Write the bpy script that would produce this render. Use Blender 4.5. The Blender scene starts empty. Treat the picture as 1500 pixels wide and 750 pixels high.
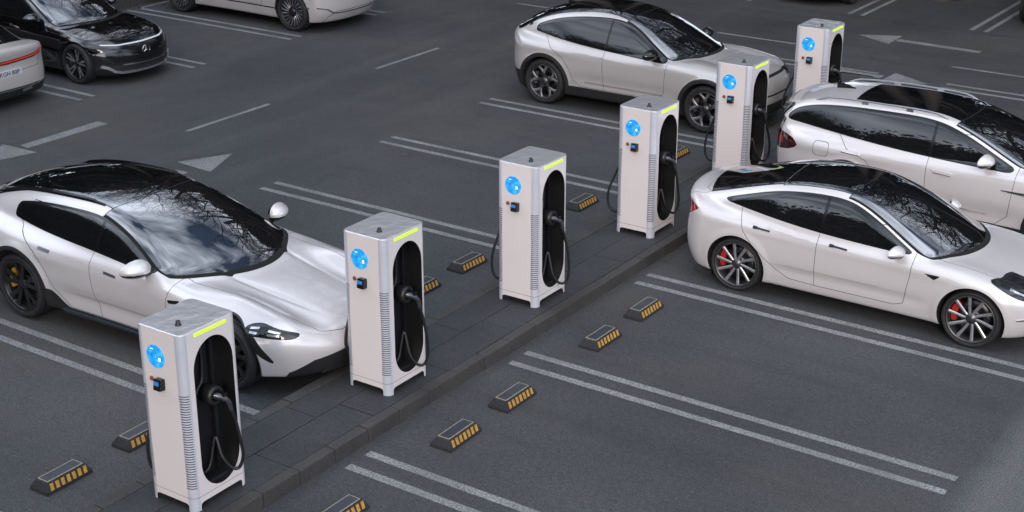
import bpy, bmesh, math, random
import numpy as np
from mathutils import Vector, Matrix
R = math.radians
scene = bpy.context.scene
COL = scene.collection
random.seed(7)
rng = np.random.default_rng(7)

# ------------------------------------------------------------------ materials
def _mat(name):
    m = bpy.data.materials.new(name); m.use_nodes = True
    nt = m.node_tree
    return m, nt, nt.nodes['Principled BSDF']

def mat(name, col, rough=.5, metal=0., ior=1.5, coat=0., coat_rough=.03, emit=None, estr=1., nscale=None, namp=.0, bump=0., bscale=200., spec=.5):
    m, nt, b = _mat(name)
    b.inputs['Base Color'].default_value = (*col, 1)
    b.inputs['Roughness'].default_value = rough
    b.inputs['Metallic'].default_value = metal
    b.inputs['IOR'].default_value = ior
    b.inputs['Coat Weight'].default_value = coat
    b.inputs['Coat Roughness'].default_value = coat_rough
    b.inputs['Specular IOR Level'].default_value = spec
    if emit:
        b.inputs['Emission Color'].default_value = (*emit, 1)
        b.inputs['Emission Strength'].default_value = estr
    tc = None
    if nscale or bump:
        tc = nt.nodes.new('ShaderNodeTexCoord')
    if nscale:
        n = nt.nodes.new('ShaderNodeTexNoise'); n.inputs['Scale'].default_value = nscale; n.inputs['Detail'].default_value = 5
        nt.links.new(tc.outputs['Object'], n.inputs['Vector'])
        r = nt.nodes.new('ShaderNodeValToRGB')
        a = [max(0, c * (1 - namp)) for c in col]; c2 = [min(1, c * (1 + namp)) for c in col]
        r.color_ramp.elements[0].position = .3; r.color_ramp.elements[1].position = .7
        r.color_ramp.elements[0].color = (*a, 1); r.color_ramp.elements[1].color = (*c2, 1)
        nt.links.new(n.outputs['Fac'], r.inputs['Fac']); nt.links.new(r.outputs['Color'], b.inputs['Base Color'])
    if bump:
        n = nt.nodes.new('ShaderNodeTexNoise'); n.inputs['Scale'].default_value = bscale; n.inputs['Detail'].default_value = 3
        nt.links.new(tc.outputs['Object'], n.inputs['Vector'])
        bp = nt.nodes.new('ShaderNodeBump'); bp.inputs['Strength'].default_value = bump; bp.inputs['Distance'].default_value = .01
        nt.links.new(n.outputs['Fac'], bp.inputs['Height']); nt.links.new(bp.outputs['Normal'], b.inputs['Normal'])
    return m

def N(nt, kind, **kw):
    n = nt.nodes.new(kind)
    for k, v in kw.items():
        if k in n.inputs: n.inputs[k].default_value = v
        else: setattr(n, k, v)
    return n

def mixc(nt, fac, a, b, mode='MIX'):
    m = nt.nodes.new('ShaderNodeMix'); m.data_type = 'RGBA'; m.blend_type = mode
    for s, v in ((m.inputs[0], fac), (m.inputs[6], a), (m.inputs[7], b)):
        if isinstance(v, (int, float)): s.default_value = v
        elif isinstance(v, tuple): s.default_value = (*v, 1) if len(v) == 3 else v
        else: nt.links.new(v, s)
    return m.outputs[2]

def mth(nt, op, a, b=None, c=None, clamp=False):
    m = nt.nodes.new('ShaderNodeMath'); m.operation = op; m.use_clamp = clamp
    for i, v in enumerate((a, b, c)):
        if v is None: continue
        if isinstance(v, (int, float)): m.inputs[i].default_value = v
        else: nt.links.new(v, m.inputs[i])
    return m.outputs[0]

def ramp(nt, fac, stops):
    r = nt.nodes.new('ShaderNodeValToRGB')
    e = r.color_ramp.elements
    while len(e) < len(stops): e.new(.5)
    for el, (p, c) in zip(e, stops):
        el.position = p; el.color = (c, c, c, 1) if isinstance(c, (int, float)) else (*c, 1)
    nt.links.new(fac, r.inputs['Fac'])
    return r.outputs['Color']

def noise(nt, vec, scale, detail=4, rough=.55):
    n = nt.nodes.new('ShaderNodeTexNoise'); n.inputs['Scale'].default_value = scale
    n.inputs['Detail'].default_value = detail; n.inputs['Roughness'].default_value = rough
    nt.links.new(vec, n.inputs['Vector'])
    return n.outputs['Fac']

def paint(name, col, rough=.42, metal=0., flake=.05, coat=1.):
    m, nt, b = _mat(name)
    tc = nt.nodes.new('ShaderNodeTexCoord')
    f = noise(nt, tc.outputs['Object'], 1.3, 3)
    d = tuple(c * (1 - flake) for c in col)
    nt.links.new(mixc(nt, f, d, col), b.inputs['Base Color'])
    b.inputs['Roughness'].default_value = rough
    b.inputs['Metallic'].default_value = metal
    b.inputs['Coat Weight'].default_value = coat
    b.inputs['Coat Roughness'].default_value = .035
    b.inputs['Coat IOR'].default_value = 1.75
    return m

# ------------------------------------------------------------------ mesh builder
def link(o, parent=None):
    COL.objects.link(o)
    if parent is not None: o.parent = parent
    return o

def tag(o, label=None, cat=None, group=None, kind=None):
    if label: o['label'] = label
    if cat: o['category'] = cat
    if group: o['group'] = group
    if kind: o['kind'] = kind
    return o

def empty(name, loc, rz=0.):
    o = bpy.data.objects.new(name, None); COL.objects.link(o)
    o.location = loc; o.rotation_euler = (0, 0, rz); o.empty_display_size = .2
    return o

def mesh_np(name, V, F, mats, parent=None, normals=None, smooth=True, midx=None):
    me = bpy.data.meshes.new(name)
    V = np.asarray(V, float); F = np.asarray(F, int)
    k = F.shape[1]
    me.vertices.add(len(V)); me.vertices.foreach_set('co', V.ravel())
    me.loops.add(F.size); me.loops.foreach_set('vertex_index', F.ravel())
    me.polygons.add(len(F)); me.polygons.foreach_set('loop_start', np.arange(0, F.size, k))
    if midx is not None: me.polygons.foreach_set('material_index', midx)
    me.polygons.foreach_set('use_smooth', np.full(len(F), bool(smooth)))
    for m in (mats if isinstance(mats, (list, tuple)) else [mats]): me.materials.append(m)
    me.update(calc_edges=True); me.validate()
    if normals is not None and len(me.vertices) == len(normals):
        me.normals_split_custom_set_from_vertices(np.asarray(normals, float).tolist())
    return link(bpy.data.objects.new(name, me), parent)

class MB:
    """collects primitives into one mesh"""
    def __init__(s): s.v = []; s.f = []; s.m = []; s.sm = []
    def add(s, V, F, mi=0, smooth=False):
        o = len(s.v); s.v += [tuple(map(float, p)) for p in V]
        for f in F: s.f.append([i + o for i in f]); s.m.append(mi); s.sm.append(smooth)
    def box(s, c, d, bev=0., mi=0, M=None):
        bm = bmesh.new(); bmesh.ops.create_cube(bm, size=1)
        for v in bm.verts: v.co = Vector((v.co.x * d[0], v.co.y * d[1], v.co.z * d[2]))
        if bev: bmesh.ops.bevel(bm, geom=bm.edges[:], offset=bev, segments=2, affect='EDGES', profile=.6)
        T = Matrix.Translation(Vector(c)) if M is None else Matrix.Translation(Vector(c)) @ M
        V = [T @ v.co for v in bm.verts]; bm.verts.index_update()
        s.add(V, [[v.index for v in f.verts] for f in bm.faces], mi); bm.free()
    def prism(s, poly, z0, z1, mi=0, M=None, smooth=False):
        n = len(poly); V = [(x, y, z0) for x, y in poly] + [(x, y, z1) for x, y in poly]
        if M is not None: V = [M @ Vector(p) for p in V]
        s.add(V, [list(range(n))[::-1], list(range(n, 2 * n))], mi)
        s.add(V, [[i, (i + 1) % n, (i + 1) % n + n, i + n] for i in range(n)], mi, smooth)
    def lathe(s, prof, n=48, axis='z', c=(0, 0, 0), mi=0, smooth=True, closed=False):
        V = []; F = []
        k = len(prof)
        for i in range(n):
            a = 2 * math.pi * i / n
            for r, h in prof:
                p = {'z': (r * math.cos(a), r * math.sin(a), h), 'y': (r * math.cos(a), h, r * math.sin(a)), 'x': (h, r * math.cos(a), r * math.sin(a))}[axis]
                V.append((p[0] + c[0], p[1] + c[1], p[2] + c[2]))
        for i in range(n):
            j = (i + 1) % n
            for q in range(k - 1 + (1 if closed else 0)):
                q2 = (q + 1) % k
                F.append([i * k + q, j * k + q, j * k + q2, i * k + q2])
        s.add(V, F, mi, smooth)
    def tube(s, pts, r, n=8, mi=0, cap=True, radii=None):
        pts = [Vector(p) for p in pts]; V = []; F = []
        t0 = (pts[1] - pts[0]).normalized()
        up = Vector((0, 0, 1)) if abs(t0.z) < .9 else Vector((1, 0, 0))
        u = t0.cross(up).normalized()
        for i, p in enumerate(pts):
            t = (pts[min(i + 1, len(pts) - 1)] - pts[max(i - 1, 0)]).normalized()
            u = (u - t * u.dot(t)).normalized(); w = t.cross(u)
            rr = radii[i] if radii else r
            for k in range(n):
                a = 2 * math.pi * k / n
                V.append(p + (u * math.cos(a) + w * math.sin(a)) * rr)
        for i in range(len(pts) - 1):
            for k in range(n):
                k2 = (k + 1) % n
                F.append([i * n + k, i * n + k2, (i + 1) * n + k2, (i + 1) * n + k])
        s.add(V, F, mi, True)
        if cap:
            s.add(V[:n], [list(range(n))[::-1]], mi); s.add(V[-n:], [list(range(n))], mi)
    def build(s, name, mats, parent=None):
        me = bpy.data.meshes.new(name); me.from_pydata(s.v, [], s.f)
        for m in (mats if isinstance(mats, (list, tuple)) else [mats]): me.materials.append(m)
        for p, mi, sm in zip(me.polygons, s.m, s.sm): p.material_index = mi; p.use_smooth = sm
        bm = bmesh.new(); bm.from_mesh(me); bmesh.ops.recalc_face_normals(bm, faces=bm.faces); bm.to_mesh(me); bm.free()
        me.update()
        return link(bpy.data.objects.new(name, me), parent)

def children(o): return [c for c in bpy.data.objects if c.parent == o]
def copy_tree(o, parent=None):
    c = o.copy(); COL.objects.link(c)
    if parent is not None: c.parent = parent; 
    for ch in children(o):
        k = copy_tree(ch, c); k.matrix_parent_inverse = ch.matrix_parent_inverse.copy()
    return c

def catmull(pts, n=8, closed=False):
    P = [np.array(p, float) for p in pts]; out = []
    m = len(P)
    for i in range(m if closed else m - 1):
        g = (lambda k: P[k % m]) if closed else (lambda k: P[min(max(k, 0), m - 1)])
        a, b, c, d = g(i - 1), g(i), g(i + 1), g(i + 2)
        for t in np.arange(n) / n:
            out.append(.5 * (2 * b + (c - a) * t + (2 * a - 5 * b + 4 * c - d) * t * t + (3 * b - a - 3 * c + d) * t ** 3))
    if not closed: out.append(P[-1])
    return out

# ------------------------------------------------------------------ implicit surface engine
def spl(pts, ext=True):
    """natural cubic spline -> fast table lookup; clamps its slope outside"""
    x = np.array([p[0] for p in pts], float); y = np.array([p[1] for p in pts], float)
    o = np.argsort(x); x = x[o]; y = y[o]; n = len(x)
    h = np.diff(x); A = np.zeros((n, n)); b = np.zeros(n); A[0, 0] = A[-1, -1] = 1
    for i in range(1, n - 1):
        A[i, i - 1] = h[i - 1]; A[i, i] = 2 * (h[i - 1] + h[i]); A[i, i + 1] = h[i]
        b[i] = 6 * ((y[i + 1] - y[i]) / h[i] - (y[i] - y[i - 1]) / h[i - 1])
    M = np.linalg.solve(A, b)
    t = np.linspace(x[0], x[-1], 800); k = np.clip(np.searchsorted(x, t) - 1, 0, n - 2)
    dx = t - x[k]; hk = h[k]
    v = y[k] + dx * ((y[k + 1] - y[k]) / hk - hk * (2 * M[k] + M[k + 1]) / 6) + dx ** 2 * M[k] / 2 + dx ** 3 * (M[k + 1] - M[k]) / (6 * hk)
    s0 = (v[1] - v[0]) / (t[1] - t[0]); s1 = (v[-1] - v[-2]) / (t[-1] - t[-2])
    if ext:
        t = np.concatenate([[t[0] - 3], t, [t[-1] + 3]]); v = np.concatenate([[v[0] - 3 * s0], v, [v[-1] + 3 * s1]])
    f = lambda q: np.interp(q, t, v)
    d = np.gradient(v, t); f.d = lambda q: np.interp(q, t, d)
    return f

def smax(a, b, k): h = np.clip(k - np.abs(a - b), 0, None) / k; return np.maximum(a, b) + h * h * k * .25
def smin(a, b, k): return -smax(-a, -b, k)
def sstep(a, b, x): t = np.clip((x - a) / (b - a), 0, 1); return t * t * (3 - 2 * t)
def gauss(x, w): return np.exp(-(x / w) ** 2)

def polyd(u, v, pts, smooth=0, closed=True):
    """signed distance to a polygon, negative inside"""
    P = np.array(catmull(pts, smooth, True) if smooth else pts, float)
    out = np.full(u.shape, 1.)
    lo = P.min(0) - .06; hi = P.max(0) + .06
    k = np.where((u > lo[0]) & (u < hi[0]) & (v > lo[1]) & (v < hi[1]))[0]
    if not len(k): return out
    x = u[k]; y = v[k]; d = np.full(len(k), 1e9); ins = np.zeros(len(k), bool)
    for a, b in zip(P, np.roll(P, -1, 0)):
        e = b - a; L = e @ e + 1e-12
        t = np.clip(((x - a[0]) * e[0] + (y - a[1]) * e[1]) / L, 0, 1)
        d = np.minimum(d, (x - a[0] - t * e[0]) ** 2 + (y - a[1] - t * e[1]) ** 2)
        c = ((a[1] > y) != (b[1] > y))
        with np.errstate(divide='ignore', invalid='ignore'):
            xi = a[0] + (y - a[1]) * e[0] / (e[1] if e[1] else 1e-12)
        ins ^= c & (x < xi)
    out[k] = np.where(ins, -np.sqrt(d), np.sqrt(d))
    return out

def lined(u, v, pts, smooth=0):
    """distance to an open polyline"""
    P = np.array(catmull(pts, smooth) if smooth else pts, float)
    d = np.full(u.shape, 1e9)
    for a, b in zip(P[:-1], P[1:]):
        e = b - a; L = e @ e + 1e-12
        t = np.clip(((u - a[0]) * e[0] + (v - a[1]) * e[1]) / L, 0, 1)
        d = np.minimum(d, (u - a[0] - t * e[0]) ** 2 + (v - a[1] - t * e[1]) ** 2)
    return np.sqrt(d)

def cut(V, T, s):
    s = np.where(np.abs(s) < 1e-6, 1e-6, s); pos = s > 0
    c = pos[T].sum(1); mix = (c > 0) & (c < 3)
    if not mix.any(): return V, T
    M = T[mix]; pm = pos[M]; cm = c[mix]
    odd = np.where((cm == 1)[:, None], pm, ~pm).argmax(1)
    r = np.arange(len(M)); a = M[r, odd]; b = M[r, (odd + 1) % 3]; d = M[r, (odd + 2) % 3]
    e = np.concatenate([np.stack([a, b], 1), np.stack([a, d], 1)]); e.sort(1)
    key = e[:, 0].astype(np.int64) * (len(V) + 1) + e[:, 1]
    uk, ix, inv = np.unique(key, return_index=True, return_inverse=True)
    i, j = e[ix, 0], e[ix, 1]; t = (s[i] / (s[i] - s[j]))[:, None]
    NV = V[i] * (1 - t) + V[j] * t; base = len(V)
    ab = base + inv[:len(M)]; ad = base + inv[len(M):]
    NT = np.concatenate([np.stack([a, ab, ad], 1), np.stack([ab, b, d], 1), np.stack([ab, d, ad], 1)])
    return np.concatenate([V, NV]), np.concatenate([T[~mix], NT])

def surface_nets(f, lo, hi, h):
    nx, ny, nz = [int(math.ceil((b - a) / h)) + 1 for a, b in zip(lo, hi)]
    xs = lo[0] + h * np.arange(nx); ys = lo[1] + h * np.arange(ny); zs = lo[2] + h * np.arange(nz)
    X, Y, Z = np.meshgrid(xs, ys, zs, indexing='ij')
    g = f(X.ravel(), Y.ravel(), Z.ravel()).reshape(nx, ny, nz)
    ins = g < 0
    cx, cy, cz = nx - 1, ny - 1, nz - 1
    acc = np.zeros((cx, cy, cz, 3)); cnt = np.zeros((cx, cy, cz))
    cr = [(i, j, k) for i in (0, 1) for j in (0, 1) for k in (0, 1)]
    for p in cr:
        for ax in range(3):
            if p[ax]: continue
            q = list(p); q[ax] = 1
            A = g[p[0]:p[0] + cx, p[1]:p[1] + cy, p[2]:p[2] + cz]; B = g[q[0]:q[0] + cx, q[1]:q[1] + cy, q[2]:q[2] + cz]
            m = (A < 0) != (B < 0)
            t = np.where(m, A / np.where(m, A - B, 1), 0)
            for d in range(3):
                acc[..., d] += np.where(m, p[d] + (t if d == ax else 0), 0)
            cnt += m
    has = cnt > 0; idx = np.full((cx, cy, cz), -1); idx[has] = np.arange(has.sum())
    I, J, K = np.where(has)
    V = np.stack([xs[I], ys[J], zs[K]], 1) + h * acc[has] / cnt[has][:, None]
    Q = []
    def quads(m, o, c4):
        i, j, k = np.where(m); i += o[0]; j += o[1]; k += o[2]
        q = [idx[i + d[0], j + d[1], k + d[2]] for d in c4]
        return np.stack(q, 1)
    for ax in range(3):
        sl0 = [slice(1, n - 1) for n in (nx, ny, nz)]; sl1 = list(sl0)
        sl0[ax] = slice(0, (nx, ny, nz)[ax] - 1); sl1[ax] = slice(1, None)
        A = ins[tuple(sl0)]; B = ins[tuple(sl1)]
        u, w = [(1, 2), (2, 0), (0, 1)][ax]
        def off(du, dw):
            d = [0, 0, 0]; d[u] = du; d[w] = dw; return d
        c4 = [off(-1, -1), off(0, -1), off(0, 0), off(-1, 0)]
        o = [1, 1, 1]; o[ax] = 0
        Q.append(quads(A & ~B, o, c4)); Q.append(quads(~A & B, o, c4)[:, ::-1])
    Q = np.concatenate(Q)
    return V, Q

def grad(f, V, e=.002):
    g = np.zeros_like(V)
    for d in range(3):
        o = np.zeros(3); o[d] = e
        g[:, d] = (f(*(V + o).T) - f(*(V - o).T)) / (2 * e)
    return g
# one place for the light
SUN = (25, 152, 1.0, 2.0, 1.0, .13, 1.15, 16, (1., .82, .70))
EXPOSURE = .03
rngt = random.Random(5)
TREES = []
for i in range(12): TREES.append((-36 + 6.3 * i + rngt.uniform(-1.5, 1.5), 29 + rngt.uniform(-1, 3), rngt.uniform(1.8, 2.2), 1 if i % 3 else 2))
for i in range(8): TREES.append((-34 + 9 * i, 40 + rngt.uniform(-2, 2), rngt.uniform(1.6, 2.0), 1))
for i in range(14): TREES.append((-56 + 8 * i + rngt.uniform(-1.5, 1.5), 52 + rngt.uniform(-3, 3), rngt.uniform(2.1, 2.7), 3))
TREES += [(-2, 25.5, 1.9, 1), (5, 26.5, 1.8, 1), (-12, 26, 1.9, 1)]
TREES += [(34, 22, 1.2, 1), (36, 12, 1.2, 2), (38, 2, 1.2, 1), (-36, 22, 1.6, 1), (-40, 30, 2.0, 3), (-42, 16, 1.8, 3)]
for i in range(8): TREES.append((-44 + 6.5 * i + rngt.uniform(-1, 1), -26 + rngt.uniform(-2, 1), rngt.uniform(2.7, 3.2), 4))
for i in range(5): TREES.append((-38 + rngt.uniform(-1, 1), -18 + 8 * i, rngt.uniform(2.4, 3.0), 4))
for i in range(5): TREES.append((-44 + 9 * i, -40, 1.9, 3))
CLOUD = (.40, .62, 1.7, (.3, .1, 0), (17., 18.6, 21.5))
# ------------------------------------------------------------------ cars
GLASS = mat('tinted_glass', (.005, .006, .008), rough=.012, ior=3.0, coat=1, coat_rough=.01, nscale=2, namp=.2)
GLASS2 = mat('side_glass', (.006, .007, .008), rough=.02, ior=1.8, nscale=2, namp=.2)
BLACKGLOSS = mat('gloss_black_trim', (.008, .008, .009), rough=.12, nscale=5, namp=.2)
PLASTIC = mat('black_plastic', (.018, .018, .019), rough=.5, bump=.08, bscale=600, nscale=8, namp=.2)
SEAM = mat('panel_gap', (.004, .004, .004), rough=.9, nscale=5, namp=.1)
RUBBER = mat('tyre_rubber', (.016, .016, .017), rough=.72, bump=.1, bscale=300, nscale=10, namp=.25)
CHROME = mat('chrome', (.75, .75, .77), rough=.12, metal=1, nscale=6, namp=.05)
SATIN = mat('satin_silver', (.5, .5, .52), rough=.3, metal=1, nscale=6, namp=.08)
RIMSILVER = mat('wheel_silver', (.40, .40, .41), rough=.3, metal=.7, nscale=20, namp=.08)
RIMMID = mat('wheel_mid_grey', (.30, .30, .31), rough=.32, metal=.7, nscale=20, namp=.1)
RIMGREY = mat('wheel_grey', (.11, .11, .115), rough=.32, metal=.8, nscale=20, namp=.1)
RIMBLACK = mat('wheel_black', (.012, .012, .013), rough=.3, nscale=20, namp=.2)
DISC = mat('brake_disc', (.10, .10, .105), rough=.35, metal=1, nscale=30, namp=.1)
REDPAINT = mat('caliper_red', (.42, .02, .015), rough=.35, nscale=20, namp=.1)
YELPAINT = mat('caliper_yellow', (.55, .30, .02), rough=.35, nscale=20, namp=.1)
GREYMETAL = mat('caliper_grey', (.12, .12, .12), rough=.5, metal=.5, nscale=20, namp=.1)
LAMPGLASS = mat('lamp_glass', (.02, .021, .024), rough=.03, ior=1.6, nscale=12, namp=.4)
LAMPSILVER = mat('lamp_reflector', (.75, .77, .8), rough=.12, metal=.8, nscale=12, namp=.05)
TAILRED = mat('tail_lamp_red', (.33, .015, .012), rough=.08, nscale=25, namp=.35, coat=1)
TAILDARK = mat('tail_lamp_dark', (.04, .006, .006), rough=.06, nscale=25, namp=.3, coat=1)
UNDER = mat('underbody', (.01, .01, .01), rough=.9, nscale=5, namp=.2)

class C: pass

class Body:
    def __init__(s, **k):
        d = dict(zm=.62, au=.05, al=.08, lp=2., cr=.06, fb=.38, fp=2.6, rb=.30, rp=2.6, k_side=.12, k_end=.16, bf=.42, br=.35, rc=.05,
                 t1=.42, t2=.35, kr=.10, ku=.04, Ra=.385, flare=.012, feat=None, bump=None, cell=.02, zbot=.17, xm=.6, hscale=.45)
        d.update(k)
        for a, b in d.items(): setattr(s, a, b)
        for a in ('Zb', 'Wp', 'Zr', 'Wg', 'belt', 'XF', 'XR'): setattr(s, a, spl(getattr(s, a)))
    def comp(s, x, y, z):
        c = C(); ay = np.abs(y); c.x = x; c.ay = ay; c.z = z; c.y = y
        up = np.clip((z - s.zm) / s.hscale, 0, None); lo = np.clip((s.zm - z) / .45, 0, None)
        ins = s.au * up ** 2 + s.al * lo ** s.lp
        if s.feat: ins = ins + s.feat(x, z)
        c.rr = np.hypot(x, z - s.r); c.rf = np.hypot(x - s.wb, z - s.r)
        for q in (c.rr, c.rf):
            ins = ins - s.flare * sstep(s.Ra - .15, s.Ra, q) * (1 - sstep(s.Ra + .02, s.Ra + .11, q))
        c.side = ay - (s.Wp(x) - ins)
        c.zb = s.Zb(x) - s.cr * (ay / .9) ** 2
        if s.bump: c.zb = c.zb + s.bump(x, ay)
        c.top = z - c.zb
        c.front = x - (s.XF(z) - s.fb * (ay / .92) ** s.fp)
        c.rear = (s.XR(z) + s.rb * (ay / .92) ** s.rp) - x
        L = smax(smax(c.side, c.top, s.k_side), smax(c.front, c.rear, .02), s.k_end)
        L = smax(L, s.zbot - z, .06)
        c.xe = x + s.bf * ay ** 2 * sstep(s.xm, s.xm + 1, x) - s.br * ay ** 2 * (1 - sstep(s.xm - 1.1, s.xm - .1, x))
        dz = s.Zr.d(c.xe)
        c.gt = (z - (s.Zr(c.xe) - s.rc * (ay / .6) ** 2)) / np.sqrt(1 + dz * dz)
        hh = np.clip(z - s.belt(x), -.1, None)
        c.gs = (ay - (s.Wg(x) - s.t1 * hh - s.t2 * hh * np.abs(hh))) / 1.08
        G = smax(c.gs, c.gt, s.kr)
        G = np.maximum(G, .5 - z)
        ab = 2.5 * np.clip(z - s.belt(x), 0, None)
        G = smax(G, np.maximum(c.rear, c.front) + .03 - ab, .05)
        c.L = L; c.G = G
        c.f = smin(L, G, s.ku)
        if getattr(s, 'extra', None): c.f = s.extra(c)
        return c
    def f(s, x, y, z): return s.comp(x, y, z).f
    def solve_y(s, x, z):
        x = np.asarray(x, float); z = np.asarray(z, float); lo = np.full(x.shape, .05); hi = np.full(x.shape, 1.2)
        for _ in range(26):
            m = (lo + hi) / 2; ins = s.f(x, m, z) < 0
            lo = np.where(ins, m, lo); hi = np.where(ins, hi, m)
        return lo
    def solve_z(s, x, y):
        x = np.asarray(x, float); y = np.asarray(y, float); lo = np.full(x.shape, .4); hi = np.full(x.shape, 2.)
        for _ in range(26):
            m = (lo + hi) / 2; ins = s.f(x, y, m) < 0
            lo = np.where(ins, m, lo); hi = np.where(ins, hi, m)
        return lo
    def solve_x(s, y, z, front=True):
        y = np.asarray(y, float); z = np.asarray(z, float); a = s.wb - .2 if front else .2
        lo = np.full(y.shape, a); hi = np.full(y.shape, s.wb + 1.4 if front else -1.5)
        for _ in range(26):
            m = (lo + hi) / 2; ins = s.f(m, y, z) < 0
            lo = np.where(ins, m, lo); hi = np.where(ins, hi, m)
        return lo

def build_shell(S, regions):
    """-> dict label -> (V, T, N) for the half y>=0"""
    lo = (S.box[0], -2.5 * S.cell, .05); hi = (S.box[1], 1.12, S.box[2])
    V, Q = surface_nets(S.f, lo, hi, S.cell)
    for _ in range(3):
        g = grad(S.f, V); fv = S.f(*V.T)
        stp = np.clip(-fv / np.maximum((g * g).sum(1), .05), -.02, .02)[:, None] * g
        V = V + stp
    T = np.concatenate([Q[:, [0, 1, 2]], Q[:, [0, 2, 3]]])
    V, T = cut(V, T, V[:, 1])
    cen = V[T].mean(1); T = T[cen[:, 1] > 0]
    for rg in regions:
        fn = rg['fn']; w = rg.get('seam', 0)
        V, T = cut(V, T, fn(S.comp(*V.T)))
        if w: V, T = cut(V, T, fn(S.comp(*V.T)) - w)
    cc = S.comp(*V[T].mean(1).T)
    lab = np.full(len(T), -1); n = len(regions)
    for i, rg in enumerate(regions):
        s = rg['fn'](cc); w = rg.get('seam', 0)
        lab[(lab == -1) & (s < 0)] = i
        if w: lab[(lab == -1) & (s < w)] = n
    g = grad(S.f, V); g /= np.linalg.norm(g, axis=1)[:, None] + 1e-9
    out = {}
    for i in list(range(n)) + [n, -1]:
        t = T[lab == i]
        if len(t):
            u, inv = np.unique(t, return_inverse=True)
            out[i] = (V[u], inv.reshape(-1, 3), g[u])
    return out

def mirror3(a):
    V, T, G = a; m = np.array([1, -1, 1.])
    return V * m, T[:, ::-1], G * m

def join(*parts):
    Vs, Ts, Gs, Ms = [], [], [], []; o = 0
    for (V, T, G), mi in parts:
        Vs.append(V); Ts.append(T + o); Gs.append(G); Ms.append(np.full(len(T), mi)); o += len(V)
    return np.concatenate(Vs), np.concatenate(Ts), np.concatenate(Gs), np.concatenate(Ms)

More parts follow.
